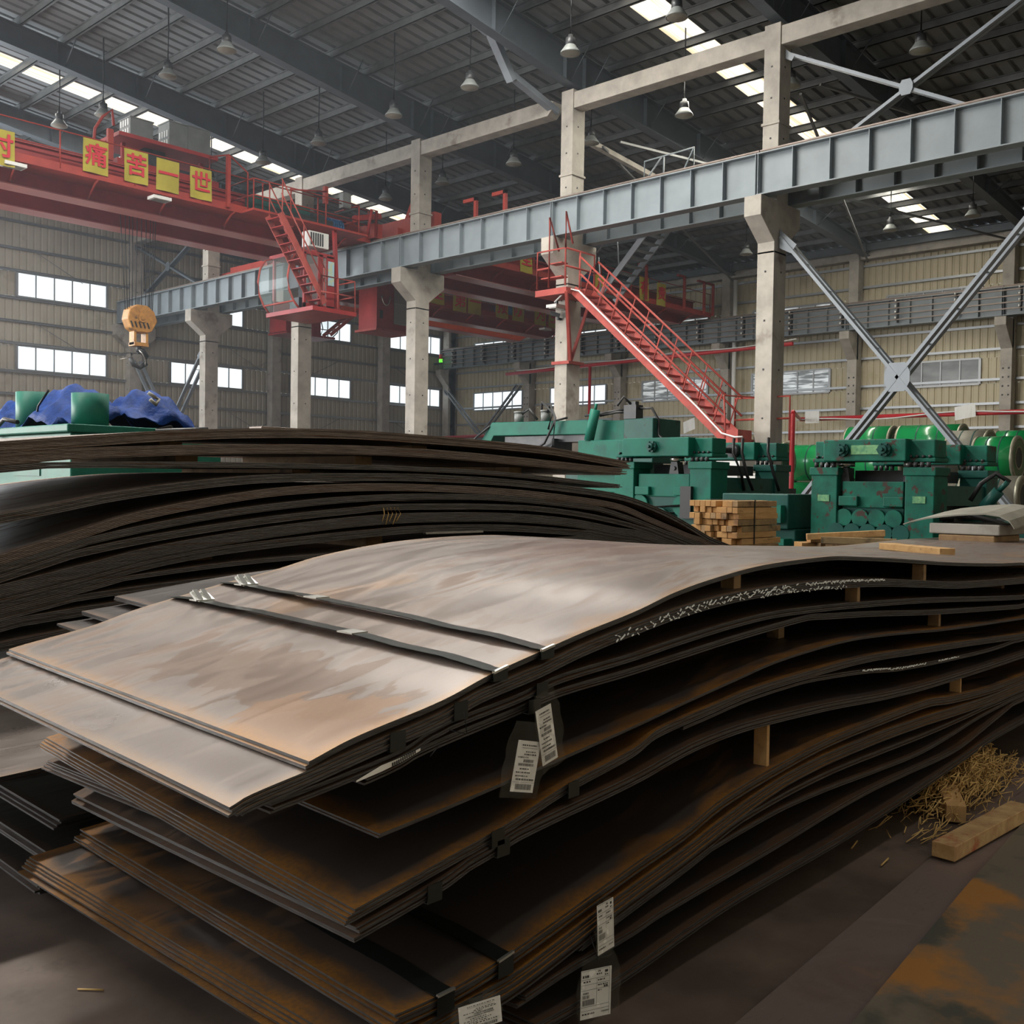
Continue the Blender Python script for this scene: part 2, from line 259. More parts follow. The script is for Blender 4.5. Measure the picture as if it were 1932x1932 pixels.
    def build(s, name, mats, parent=None, bevel=0.0, loc=None):
        if not isinstance(mats, (list, tuple)): mats = [mats]
        if parent is not None:
            r = parent
            while r.parent: r = r.parent
            org = r.location.copy()
        elif loc is not None: org = Vector((loc[0], loc[1], loc[2]+H))
        else:
            xs = [p[0] for p in s.v]; ys = [p[1] for p in s.v]; org = Vector(((min(xs)+max(xs))/2, (min(ys)+max(ys))/2, min(p[2] for p in s.v)+H))
        me = bpy.data.meshes.new(name)
        me.from_pydata([(p[0]-org.x, p[1]-org.y, p[2]+H-org.z) for p in s.v], [], s.f)
        for mm in mats: me.materials.append(M[mm] if isinstance(mm, str) else mm)
        me.polygons.foreach_set('material_index', s.m); me.polygons.foreach_set('use_smooth', s.s)
        if s.uv:
            ul = me.uv_layers.new(name='UVMap')
            for lp in me.loops:
                u = s.uv.get(lp.vertex_index, (9.0, 9.0)); ul.data[lp.index].uv = u
        me.update()
        o = bpy.data.objects.new(name, me); COL.objects.link(o)
        if parent is not None: o.parent = parent
        else: o.location = org
        if bevel:
            bv = o.modifiers.new('soft edges', 'BEVEL'); bv.width = bevel; bv.segments = 2; bv.limit_method = 'ANGLE'
        return o
def tag(o, label=None, cat=None, group=None, kind=None):
    if label: o['label'] = label
    if cat: o['category'] = cat
    if group: o['group'] = group
    if kind: o['kind'] = kind
    return o
def thing(name, label, cat, loc, group=None, kind=None):
    o = bpy.data.objects.new(name, None); COL.objects.link(o); o.location = (loc[0], loc[1], loc[2]+H); o.empty_display_size = 0.2
    return tag(o, label, cat, group, kind)
def copy_tree(o, parent=None):
    c = o.copy(); COL.objects.link(c)
    if parent is not None: c.parent = parent
    for ch in list(o.children): copy_tree(ch, c)
    return c
def struct(mb, name, mats, label=None, cat=None, **k):
    return tag(mb.build(name, mats, **k), label, cat, None, 'structure')
ORD = ['topmost', 'second', 'third', 'fourth', 'fifth', 'sixth', 'seventh', 'eighth', 'ninth', 'tenth']
NTH = ['first', 'second', 'third', 'fourth', 'fifth', 'sixth', 'seventh', 'eighth', 'ninth', 'tenth', 'eleventh', 'twelfth']
# ------------------------------------------------------------------ the building
def zroof(x): return 13.85-0.1*x
YC = [11.82+6*k for k in range(-2, 6)]              # bays between the two halls
X0, X1, Y0, Y1 = -9.0, 40.5, -7.0, 42.0
struct(MB().box((X0, Y0, -1.7), (X1, Y1+0.3, -1.5)), 'floor', 'floor', 'oily dark concrete workshop floor', 'floor')
def corr(mb, along, fixed, a, b, z0, z1, pitch, depth, sgn):
    """trapezoid cladding sheet on a wall; along = 0 for X, 1 for Y"""
    n = max(1, round((b-a)/pitch)); p = (b-a)/n; pr = []
    for i in range(n): pr += [(a+i*p, 0), (a+(i+0.62)*p, 0), (a+(i+0.72)*p, depth), (a+(i+0.9)*p, depth)]
    pr.append((b, 0)); vs = []
    for z in (z0, z1):
        for u, d in pr: vs.append((u, fixed+sgn*d, z) if along == 0 else (fixed+sgn*d, u, z))
    k = len(pr); mb.add(vs, [(i, i+1, k+i+1, k+i) for i in range(k-1)])
def clad(name, along, fixed, a, b, z0, z1, wins, mt, sgn, label):
    mb = MB(); zs = sorted({z0, z1, *[t for w_ in wins for t in w_[2:]]})
    for zb, zt in zip(zs, zs[1:]):
        cut = sorted([(w_[0], w_[1]) for w_ in wins if w_[2] <= zb and w_[3] >= zt]); u = a
        for c0, c1 in cut+[(b, b)]:
            if c0-u > 0.01: corr(mb, along, fixed, u, c0, zb, zt, 0.27, 0.035, sgn)
            u = c1
    return struct(mb, name, mt, label, 'wall')
GW = [(x, x+3.64, z, z+0.95) for x in (-2.5, 4, 10.2, 16.53, 23.05, 29.34, 35.55) for z in (4.24, 7.1)]
WW = [(y, y+3.58, z, z+0.95) for y in (1.9, 7.7, 13.53, 19.45, 25.27, 31.0, 36.5) for z in (4.02, 6.72)]
clad('wall_back', 0, Y1, X0, 40.0, -1.5, 13.4, GW, 'cladding', 1, 'gable wall of grey beige ribbed cladding')
clad('wall_right', 1, 40.0, Y0, Y1, -1.5, 9.846, WW, 'cladding_y', 1, 'long side wall of straw coloured ribbed cladding')
struct(MB().box((X0, Y0-0.2, -1.5), (X1, Y0, 13)), 'wall_front', 'cladding', 'plain wall behind the photographer', 'wall')
wl = MB()
for a, b in (((X0-0.2, Y0, -1.5), (X0, 24.5, 4.6)), ((X0-0.2, 37.5, -1.5), (X0, Y1, 4.6)), ((X0-0.2, Y0, 8.4), (X0, Y1, 14.8)), ((X0-0.2, 24.5, 7.6), (X0, 37.5, 8.4)), ((X0-0.2, Y0, 4.6), (X0, -4, 8.4))): wl.box(a, b)
struct(wl, 'wall_left', 'cladding', 'unseen side wall added to hold back fill, with gate and window openings', 'wall')  # unseen wall added to cut front fill; its openings let daylight in
def window(i, along, fixed, w_, pane, ord_):
    u0, u1, z0, z1 = w_; P_ = (lambda u, d, z: (u, fixed+d, z)) if along == 0 else (lambda u, d, z: (fixed+d, u, z))
    mb = MB()
    for z in (z0, z1): mb.box(P_(u0, -0.06, z-0.035), P_(u1, 0.06, z+0.035))
    for k in range(6): u = u0+(u1-u0)*k/5; mb.box(P_(u-0.022 if 0 < k < 5 else u-0.045, -0.05, z0), P_(u+0.022 if 0 < k < 5 else u+0.045, 0.05, z1))
    o = struct(mb, 'window_%d' % i, 'frame', '%s window band from the wall corner, %s row of the %s' % (NTH[ord_], 'upper' if z0 > 6 else 'lower', 'gable wall' if along == 0 else 'long side wall'), 'window')
    for k in range(5):
        a = u0+(u1-u0)*k/5+0.022; b = u0+(u1-u0)*(k+1)/5-0.022
        MB().box(P_(a, 0.0, z0+0.03), P_(b, 0.02, z1-0.03)).build('pane', pane, o)
for i, w_ in enumerate(GW): window(i+1, 0, Y1, w_, 'sky_pane', 6-i//2)
for i, w_ in enumerate(WW):
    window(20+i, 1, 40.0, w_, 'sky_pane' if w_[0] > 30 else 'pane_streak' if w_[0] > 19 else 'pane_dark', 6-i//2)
# girts
for k, z in enumerate((10.0, 8.95, 8.1, 7.02, 6.12, 5.27, 4.16, 3.28, 2.4, 1.5, 0.4)):
    mb = MB().box((X0, Y1-0.10, z-0.045), (39.9, Y1-0.01, z+0.045)).box((X0, Y1-0.13, z+0.03), (39.9, Y1-0.10, z+0.045))
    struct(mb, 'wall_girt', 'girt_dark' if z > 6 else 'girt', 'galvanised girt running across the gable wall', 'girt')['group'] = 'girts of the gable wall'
    if z < 9.5:
        mb = MB().box((39.88, Y0, z-0.05), (39.98, Y1, z+0.04))
        struct(mb, 'wall_girt', 'girt', 'galvanised girt running along the long side wall', 'girt')['group'] = 'girts of the side wall'
# thin sag rods crossing the gable wall
for x in (13.6, 17.2, 22.4, 25.8, 28.9, 32.2, 35.9):
    for z in (8.9, 6.1, 3.2):
        struct(MB().tube([(x, Y1-0.14, z), (x+(1.9 if int(x) % 2 else -1.9), Y1-0.14, z-0.95)], 0.012, 4), 'sag_rod', 'girt_dark', 'thin diagonal sag rod on the gable wall', 'rod')['group'] = 'sag rods'
# roof: sheets, roof lights, purlins, rafters
def sheet(mb, ya, yb, lift=0.0):
    n = max(1, round((yb-ya)/0.4)); p = (yb-ya)/n; pr = []
    for i in range(n): pr += [(ya+i*p, 0), (ya+(i+0.66)*p, 0), (ya+(i+0.74)*p, 0.07), (ya+(i+0.92)*p, 0.07)]
    pr.append((yb, 0)); k = len(pr)
    mb.add([(x, y, zroof(x)+h+lift) for x in (X0, 40.06) for y, h in pr], [(i, i+1, k+i+1, k+i) for i in range(k-1)])
RB = MB()
for ya, yb in ((Y0, -3.4), (-2.5, 14.62), (15.5, 32.42), (33.3, Y1)): sheet(RB, ya, yb)
struct(RB, 'ceiling', 'roof', 'ribbed metal roof sheeting seen from below', 'roof')
for ya, yb, d in ((-3.4, -2.5, 'behind the photographer'), (14.62, 15.5, 'over the stair'), (32.42, 33.3, 'near the gable')):
    mb = MB(); sheet(mb, ya, yb)
    struct(mb, 'skylight', 'sky_strip', 'bright ribbed skylight strip in the roof, '+d, 'skylight')
k = 0; x = 11.76-1.22*16
while x < 39.5:
    z = zroof(x)
    mb = MB().box((x-0.012, Y0, z-0.2), (x+0.012, Y1, z-0.005)).box((x-0.07, Y0, z-0.02), (x+0.012, Y1, z-0.004)).box((x-0.012, Y0, z-0.2), (x+0.07, Y1, z-0.184))
    struct(mb, 'roof_purlin', 'purlin', 'galvanised purlin under the roof sheeting', 'purlin')['group'] = 'roof purlins'; x += 1.22
RAF = [(-9, 13.6), (5, 12.55), (12.8, 11.72), (21.2, 10.6), (22.3, 10.51), (27.3, 10.14), (39.6, 9.25)]
for yi, y in enumerate(YC):
    mb = MB(); poly = [(x, y-0.008, z) for x, z in RAF]+[(39.6, y-0.008, zroof(39.6)-0.21), (-9, y-0.008, zroof(-9)-0.21)]
    mb.prism(poly, (0, 0.016, 0))
    for (xa, za), (xb, zb) in zip(RAF, RAF[1:]): mb.bar((xa, y, za), (xb, y, zb), 0.3, 0.025)
    mb.bar((-9, y, zroof(-9)-0.215), (39.6, y, zroof(39.6)-0.215), 0.28, 0.02)
    for xs in (-3, 1, 5, 8.3, 12.8, 15.2, 18.2, 20.9, 21.7, 24.5, 27.3, 31, 35, 39.2):
        zb = next(za+(zb_-za)*(xs-xa)/(xb-xa) for (xa, za), (xb, zb_) in zip(RAF, RAF[1:]) if xa <= xs <= xb)
        mb.box((xs-0.008, y-0.13, zb), (xs+0.008, y+0.13, zroof(xs)-0.21))
        if xs > 3:
            for sg in (-1, 1): mb.tube([(xs+0.25, y+sg*0.06, zb+0.05), (xs+0.25, y+sg*0.75, zroof(xs)-0.2)], 0.018, 4)
    struct(mb, 'roof_rafter', 'rafter', 'deep slate grey roof rafter, %s from the gable wall' % NTH[len(YC)-1-yi], 'rafter')
    for xs in (21.25,):      # stub posts where the rafter stands on its column
        pass
# columns between the halls
CORB = [(20.38, 6.47), (20.38, 6.03), (21.0, 5.55), (21.0, 5.3), (21.55, 5.3), (21.55, 5.55), (22.17, 6.03), (22.17, 6.47)]
for ci, y in enumerate(YC):
    if y < 0: continue
    mb = MB().box((21.0, y-0.21, -1.5), (21.55, y+0.21, 5.35)).prism([(x, y-0.21, z) for x, z in CORB], (0, 0.42, 0)).box((21.1, y-0.2, 6.4), (21.6, y+0.2, 10.45))
    mb.box((21.07, y-0.23, 8.2), (21.63, y+0.23, 8.26))
    for z in (0.5, 1.6, 2.7, 3.8, 4.9, 7.2, 7.9, 8.8, 9.5):
        mb.box((20.985 if z < 6 else 21.085, y-0.02, z-0.02), (21.0 if z < 6 else 21.1, y+0.02, z+0.02), 1); mb.box((21.3, y-0.225 if z < 6 else y-0.215, z-0.02), (21.34, y-0.21 if z < 6 else y-0.2, z+0.02), 1)
    o = struct(mb, 'concrete_column', ['concrete', 'dark'], 'pale concrete column with a two sided corbel, %s from the gable wall' % NTH[len(YC)-1-ci], 'column', bevel=0.012)
    if y < 41:
        ya = y+0.2 if abs(y-17.82) > 0.1 else y+0.72
        tb = MB().box((21.13, ya, 9.95), (21.53, y+5.8, 10.37))
        if ya > y+0.5: tb.prism([(21.13, ya, 10.37), (21.13, ya, 9.95), (21.13, ya-0.16, 10.1), (21.13, ya-0.2, 10.3)], (0.4, 0, 0))
        struct(tb, 'concrete_tie_beam', 'concrete', 'concrete tie beam between column heads, %s from the gable wall' % NTH[len(YC)-2-ci], 'beam', bevel=0.012)
# runway girders on the corbels
def girder(xw, ya, yb, z0, z1, half, mt, label, cat='girder', step=0.8):
    mb = MB().box((xw-0.008, ya, z0), (xw+0.008, yb, z1)).box((xw-half, ya, z1-0.025), (xw+half, yb, z1)).box((xw-half, ya, z0), (xw+half, yb, z0+0.025))
    n = round((yb-ya)/step)
    for k in range(n+1):
        y = min(max(ya+(yb-ya)*k/n, ya+0.02), yb-0.02); mb.box((xw-half+0.015, y-0.008, z0+0.025), (xw+half-0.015, y+0.008, z1-0.025))
    o = struct(mb, 'runway_girder', mt, label, cat)
    MB().box((xw-0.035, ya, z1), (xw+0.035, yb, z1+0.02)).box((xw-0.012, ya, z1), (xw+0.012, yb, z1+0.09)).box((xw-0.03, ya, z1+0.07), (xw+0.03, yb, z1+0.1)).build('crane_rail', 'edge_rear', o)
    return o
for ci, y in enumerate(YC):
    if y > 41 or y < 0: continue
    for xw, side in ((20.66, 'near side'), (21.92, 'far side')):
        girder(xw, y+0.01, y+5.99, 6.5, 7.42, 0.16, 'girder', 'blue grey plate girder on the %s of the columns, %s span from the gable wall' % (side, NTH[len(YC)-2-ci]))
# side wall columns and their girder
YW = [6.62+5.83*k for k in range(7)]
for ci, y in enumerate(YW):
    mb = MB().box((39.45, y-0.2, -1.5), (39.9, y+0.2, 9.4)).prism([(x, y-0.2, z) for x, z in ((38.7, 6.25), (38.7, 5.95), (39.45, 5.2), (39.6, 5.2), (39.6, 6.25))], (0, 0.4, 0))
    for r in range(4):
        for dy in (-0.1, 0.1): mb.box((39.435, y+dy-0.03, 3.5+r*0.32), (39.455, y+dy+0.03, 3.56+r*0.32), 1)
    struct(mb, 'wall_column', ['concrete', 'dark'], 'concrete column against the side wall, %s from the gable wall' % NTH[len(YW)-1-ci], 'column', bevel=0.012)
struct(MB().box((39.55, Y0, 9.15), (39.95, Y1, 9.7)), 'eave_beam', 'concrete', 'concrete beam along the top of the side wall', 'beam', bevel=0.012)
struct(MB().ibeam((39.3, Y0, 9.55), (39.3, Y1, 9.55), 0.3, 0.2), 'eave_strut', 'rafter', 'dark steel eave strut above the side wall', 'beam')
for ci, y in enumerate(YW[:-1]):
    girder(39.05, y+0.01, y+5.82, 6.3, 7.3, 0.16, 'girder', 'dark plate girder along the side wall, %s span from the gable wall' % NTH[len(YW)-2-ci])
for xx, wh in ((14.6, 'left of the hanging hook'), (28.2, 'to the left of the crane cab'), (34.9, 'between the two red cabs and the corner')):
    struct(MB().box((xx-0.25, Y1-0.55, -1.5), (xx+0.25, Y1-0.14, zroof(xx)-0.5)), 'gable_column', 'concrete', 'concrete wind column on the gable wall, '+wh, 'column', bevel=0.012)
struct(MB().box((39.3, Y1-0.6, -1.5), (39.85, Y1-0.14, 9.4)), 'corner_column', 'concrete', 'concrete column in the corner of gable and side wall', 'column', bevel=0.012)
# conductor bars on the side wall girder
cr = thing('conductor_rail', 'four crane conductor bars on white insulators along the side wall girder', 'conductor rail', (38.8, 20, 6.5))
for z in (6.5, 6.72, 6.94, 7.16): MB().box((38.70, 4, z-0.022), (38.735, 41.3, z+0.022)).build('conductor_bar', 'edge_rear', cr)
for k in range(17):
    y = 5.2+k*2.2; br = MB().box((38.74, y-0.02, 6.4), (38.9, y+0.02, 7.25))
    for z in (6.5, 6.72, 6.94, 7.16): br.box((38.6, y-0.015, z+0.03), (38.8, y+0.015, z+0.06))
    bo = br.build('bracket', 'dark', cr); ins = MB()
    for z in (6.5, 6.72, 6.94, 7.16): ins.cyl((38.6, y, z+0.01), (38.6, y, z+0.09), 0.035, 8)
    ins.build('insulator_set', 'white', bo)
# cross bracing in the column line
def xbrace(x, ya, yb, zt, zb, label, wd=0.13, mt='brace', gap=0.3):
    t = thing('cross_brace', label, 'brace', (x, (ya+yb)/2, zb))
    for sg, (p, q) in enumerate((((ya, zt), (yb, zb)), ((yb, zt), (ya, zb)))):
        mb = MB()
        for dx in (-gap/2, gap/2): mb.bar((x+dx, p[0], p[1]), (x+dx, q[0], q[1]), 0.07, wd, (1, 0, 0)); 
        L_ = math.hypot(q[0]-p[0], q[1]-p[1]); n = int(L_/0.85)
        for k in range(1, n):
            c = (x, p[0]+(q[0]-p[0])*k/n, p[1]+(q[1]-p[1])*k/n); mb.bar((c[0]-gap/2, c[1], c[2]), (c[0]+gap/2, c[1], c[2]), 0.06, 0.02)
        mb.build('diagonal', mt, t)
    yc = (ya+yb)/2; zc = (zt+zb)/2
    MB().prism([(x-gap/2-0.08, yc+dy, zc+dz) for dy, dz in [(a*wd/0.17, b*wd/0.17) for a, b in ((-0.17, 0.3), (0.17, 0.3), (0.27, 0.1), (0.27, -0.1), (0.17, -0.3), (-0.17, -0.3), (-0.27, -0.1), (-0.27, 0.1))]], (0.02, 0, 0)).build('gusset', mt, t)
    for yy, zz in ((ya, zt), (yb, zt)):
        d = 1 if yy < yc else -1
        MB().prism([(x-gap/2-0.06, yy-d*0.01, zz+wd), (x-gap/2-0.06, yy-d*0.01, zz-1.5*wd), (x-gap/2-0.06, yy+d*1.6*wd, zz-2.4*wd), (x-gap/2-0.06, yy+d*2.4*wd, zz-1.4*wd)], (0.02, 0, 0)).build('end_plate', mt, t)
    return t
xbrace(21.4, 6.06, 11.58, 5.68, -0.95, 'large grey cross brace from column to floor behind the rusty mill', 0.17)
xbrace(21.4, 6.06, 11.58, 9.8, 6.9, 'upper grey cross brace above the girder beside the column', 0.09, gap=0.12)
xbrace(21.3, 36.06, 41.56, 5.0, -1.1, 'pale cross brace beneath the girder by the gable wall', 0.13)
xbrace(21.3, 36.06, 41.56, 9.8, 7.4, 'dark upper cross brace by the gable wall behind the hook ropes', 0.1, 'rafter', 0.12)
xbrace(39.15, 36.0, 41.35, 5.1, 0.0, 'pale cross brace in the far corner of the side wall', 0.12)
# horizontal roof bracing rods in the far hall
for i, (a, b) in enumerate((((23, 12.1, 9.5), (39, 17.5, 8.9)), ((23, 17.5, 9.5), (39, 12.1, 8.9)), ((23, 6.2, 9.6), (39, 11.6, 9.0)), ((23, 11.6, 9.6), (39, 6.2, 9.0)), ((23, 18.1, 9.5), (39, 23.5, 8.9)))):
    struct(MB().bar(a, b, 0.06, 0.06), 'roof_brace', 'purlin', 'thin diagonal roof brace of the far hall', 'brace')['group'] = 'roof braces of the far hall'
# zigzag cable duct at the second column
struct(MB().bar((16.0, 18.45, 12.1), (18.75, 18.45, 11.4), 0.22, 0.22).bar((18.75, 18.45, 11.48), (19.62, 18.45, 10.42), 0.2, 0.22, (0, 1, 0)).bar((19.6, 18.45, 10.55), (21.4, 18.45, 10.1), 0.2, 0.16), 'cable_duct', 'brace', 'pale sheet metal duct stepping down from the rafter to a column head', 'duct')
struct(MB().bar((21.9, 18.3, 9.65), (30, 18.3, 8.95), 0.16, 0.14), 'cable_duct', 'concrete', 'long pale cable trough sloping under the far hall roof', 'duct')
struct(MB().cyl((39.4, 23.6, -1.5), (39.4, 23.6, 9.0), 0.09, 10), 'downpipe', 'white', 'white downpipe on the side wall beside a column', 'pipe')
# fire main and hanging paper
fp = thing('fire_main', 'red fire water pipe running along the side wall', 'pipe', (38.3, 20, -1.5))
MB().tube([(38.4, 4, 2.82), (38.4, 19.9, 2.82)], 0.085, 8).build('main_pipe', 'pipe_red', fp); MB().tube([(38.4, 30, 2.62), (38.4, 41, 2.5)], 0.085, 8).build('main_pipe', 'pipe_red', fp)
MB().tube([(38.2, 20.2, 5.86), (38.2, 36, 5.6)], 0.085, 8).build('upper_pipe', 'pipe_red', fp)
MB().cyl((38.2, 30.6, -1.5), (38.2, 30.6, 5.7), 0.07, 8).build('riser', 'pipe_red', fp)
MB().cyl((22.3, 11.75, -1.5), (22.3, 11.75, 1.78), 0.06, 8).tube([(22.3, 11.75, 1.78), (22.5, 11.85, 1.84), (38.4, 19.9, 2.82)], 0.05, 8).build('riser', 'pipe_red', fp)
cb = [(38.28, 4+k*0.8, 2.98-0.07*math.sin(k*0.9)-0.012*k) for k in range(21)]
tag(MB().tube(cb, 0.03, 5).build('cable_bundle', 'white'), 'white cable lying along the red fire pipe', 'cable')
cb = [(38.1, 20+k*0.8, 6.02-0.1*abs(math.sin(k*0.45))-0.012*k) for k in range(20)]
tag(MB().tube(cb, 0.03, 5).build('cable_bundle', 'white'), 'pale cable sagging above the upper red pipe', 'cable')
for p, lab, dy, sk in (((38.200, 19.295, 2.879), 'square white paper notice hanging under the red pipe beside the column', 0.3, 0), ((38.200, 13.413, 2.872), 'greyish paper notice hanging under the red pipe behind the cross brace', 0.36, 0.06), ((37.000, 24.281, 2.619), 'tilted white paper notice hanging left of the stair foot', 0.28, 0.1)):
    x, y, z = p
    g = [(x+0.01*math.sin(i*1.1), y-dy+2*dy*i/6, z+0.24+sk*(i/6-0.5)*2*-1) for i in range(7)]+[(x+0.02*math.sin(i*1.3+1), y-dy+2*dy*i/6-sk*0.4, z-0.24-sk*(i/6-0.5)*2) for i in range(7)]
    mb = MB().add(g, [(i, i+1, 8+i, 7+i) for i in range(6)]).add([(a+0.004, b, c) for a, b, c in g], [(7+i, 8+i, i+1, i) for i in range(6)]); tag(mb.build('paper_notice', 'white'), lab, 'notice')
# thin bluish scattering volume that veils the hall air
hz = bpy.data.materials.new('hazy air'); hz.use_nodes = True; nt = hz.node_tree; nt.nodes.remove(nt.nodes['Principled BSDF'])
vs_ = nt.nodes.new('ShaderNodeVolumeScatter'); vs_.inputs['Color'].default_value = (0.78, 0.88, 1.0, 1); vs_.inputs['Density'].default_value = 0.0017; vs_.inputs['Anisotropy'].default_value = 0.3
nt.links.new(vs_.outputs[0], nt.nodes['Material Output'].inputs['Volume'])
hb = MB().box((X0+0.1, 9.0, -1.4), (38.0, Y1-0.7, 9.0)); tag(hb.build('haze', hz), 'thin bluish haze filling the hall air', 'haze', None, 'stuff')
# pendant lamps
lamp_spots = [(13.6, 22.2), (13.5, 24.8), (13.7, 28.8), (13.3, 30.75), (18.3, 24.9), (18.27, 27.7), (18.38, 30.9), (18.25, 21.5), (18.2, 18.55), (18.25, 15.35), (22.4, 18.05), (22.4, 20.95), (22.4, 24.0), (22.4, 26.75), (22.3, 14.95), (22.3, 8.95), (18.3, 12.5), (32.7, 11.4), (32.9, 19.3), (32.8, 14.0), (22.3, 12.0)]
lamp0 = None
for i, (x, y) in enumerate(lamp_spots):
    hall = 'near hall' if x < 21 else 'far hall'
    row = 13.6 if x < 15 else 18.3 if x < 21 else 22.4 if x < 25 else 32.8
    n = sorted([q[1] for q in lamp_spots if abs(q[0]-row) < 0.6], reverse=True).index(y)
    lab = 'hanging dome lamp, %s from the gable in the %s' % (NTH[n], {13.6: 'row over the crane bridge', 18.3: 'row beside the column heads', 22.4: 'far hall row next to the columns', 32.8: 'row deep in the far hall'}[row])
    zr = zroof(x)-0.2
    if lamp0 is None:
        L0 = (x, y, zr-1.95); t = thing('pendant_lamp', lab, 'lamp', L0, 'pendant dome lamps'); lamp0 = t
        MB().tube([(x, y, zr+0.26), (x, y, zr), (x+0.01, y, zr-0.8), (x, y, zr-1.55)], 0.02, 5).build('cord', 'dark', t)
        MB().lathe((x, y, zr-1.98), [(0.02, 0.44), (0.05, 0.43), (0.06, 0.37), (0.11, 0.35), (0.12, 0.2), (0.09, 0.18)], 14).build('ballast_housing', 'dark', t)
        MB().lathe((x, y, zr-1.98), [(0.09, 0.22), (0.13, 0.17), (0.17, 0.11), (0.225, 0.04), (0.235, 0.0), (0.222, 0.0), (0.16, 0.09), (0.08, 0.15)], 18).build('reflector', 'ebox', t)
        MB().lathe((x, y, zr-1.98), [(0.22, 0.005), (0.16, -0.02), (0.0, -0.03)], 18).build('lens', 'kraft', t)
    else:
        c = copy_tree(lamp0); c['label'] = lab; c.location = (x, y, zr-1.95+H)
# ------------------------------------------------------------------ overhead cranes
def handrail(mb, x0, x1, y, z, h, step=1.9, r=0.022):
    n = max(1, round((x1-x0)/step))
    for k in range(n+1):
        x = x0+(x1-x0)*k/n; mb.tube([(x, y, z), (x, y, z+h)], r, 5)
    for f in (0.5, 1.0): mb.tube([(x0, y, z+h*f), (x1, y, z+h*f)], r*0.85, 5)
def crane(name, label, yn, yf, xa, xb, zb, truck_l, truck_r, far_mat='red'):
    t = thing(name, label, 'crane', ((xa+xb)/2, (yn+yf)/2, zb))
    for y, mt in ((yn, 'red'), (yf, far_mat)):
        mb = MB().prism([(x, y-0.22, z) for x, z in ((xa, zb+0.5), (xa+1.3, zb), (xb-1.5, zb), (xb-0.2, zb+0.6), (xb-0.2, zb+1.05), (xa, zb+1.05))], (0, 0.44, 0))
        fl = MB().box((xa+1.3, y-0.31, zb-0.03), (xb-1.5, y+0.31, zb)).bar((xb-1.5, y, zb-0.015), (xb-0.2, y, zb+0.6), 0.62, 0.03); fl.build('bottom_flange', 'flange_sheen', t); mb.box((xa, y-0.3, zb+1.05), (xb-0.2, y+0.3, zb+1.08))
        mb.box((xa, y-0.03, zb+1.08), (xb-0.2, y+0.03, zb+1.14)); mb.build('main_girder', mt, t)
    yo = yn-1.2; zw = zb+0.36
    mb = MB().box((xa+0.3, yo, zw), (xb-0.3, yn-0.22, zw+0.04)).box((xa+0.3, yo-0.01, zw-0.06), (xb-0.3, yo+0.02, zw+0.14)); mb.build('walkway', 'red_bright', t)
    mb = MB(); x = xa+1
    while x < xb-0.5:
        mb.tube([(x, yo+0.05, zw), (x+0.02, yo+0.35, zw-0.05), (x+0.1, yn-0.35, zb+0.12), (x+0.12, yn-0.22, zb+0.0)], 0.035, 5); x += 1.95
    mb.build('bracket_set', 'red_bright', t)['kind'] = 'stuff'
    mb = MB(); handrail(mb, xa+0.4, xb-0.4, yo, zw, 0.92); mb.build('handrail', 'red_bright', t)
    for tx in (truck_l, truck_r):
        if tx is None: continue
        mb = MB().box((tx-0.16, yn-1.5, 7.56), (tx+0.16, yf+1.5, 8.0)); mb.box((tx-0.3, yn-0.3, zb+0.55), (tx+0.3, yf+0.3, zb+1.05))
        tr = mb.build('end_truck', 'red_bright', t)
        for y in (yn-1.1, yf+1.1): MB().cyl((tx-0.07, y, 7.64), (tx+0.07, y, 7.64), 0.16, 14).build('wheel', 'dark', tr)
    return t
c1 = crane('bridge_crane', 'red bridge crane of the near hall with yellow character banners', 26.5, 28.55, -8.5, 20.9, 7.14, None, 20.66)
# gear on the near end of the crane
MB().box((16.6, 25.55, 7.54), (18.5, 26.05, 8.12)).build('control_cabinet', 'green_dark', c1)
MB().box((17.0, 25.35, 7.5), (19.2, 25.5, 7.85)).box((18.6, 25.5, 7.54), (19.1, 25.95, 8.05)).build('drive_gearbox', 'dark', c1)
mo = MB().cyl((19.0, 25.6, 7.75), (19.65, 25.6, 7.75), 0.22, 16)
for k in range(7): mo.cyl((19.05+k*0.09, 25.6, 7.75), (19.08+k*0.09, 25.6, 7.75), 0.25, 16)
mo.build('drive_motor', 'motor', c1)
mb = MB()
handrail(mb, 16.2, 19.9, 25.0, 7.5, 0.9, 1.2)
for y0_, y1_ in ((25.0, 26.2),):
    for x in (16.2, 19.9):
        for z in (7.95, 8.4): mb.tube([(x, y0_, z), (x, y1_, z)], 0.02, 5)
mb.box((16.0, 24.7, 7.44), (20.0, 25.35, 7.5)); mb.build('end_platform', 'red_bright', c1)
MB().box((15.5, 25.2, 7.5), (15.6, 25.3, 8.9)).tube([(15.0, 25.3, 8.4), (15.0, 25.3, 8.75), (15.6, 25.3, 8.95), (16.2, 25.3, 8.6), (16.2, 25.3, 7.5)], 0.025, 6).build('gate_hoop', 'red_bright', c1)
MB().box((18.7, 25.1, 8.25), (18.82, 25.22, 8.75)).tube([(18.76, 25.1, 8.6), (17.2, 24.7, 8.25)], 0.025, 5).build('limit_switch_post', 'red_bright', c1)
MB().box((19.45, 25.2, 8.3), (19.75, 25.4, 8.75)).build('junction_box', 'ebox', c1)
MB().bar((20.0, 25.4, 8.1), (20.9, 25.2, 8.3), 0.16, 0.16).tube([(20.25, 25.0, 7.6), (20.3, 24.9, 8.35), (20.5, 24.9, 8.35), (20.55, 25, 7.6)], 0.05, 5).build('buffer_post', 'red', c1)
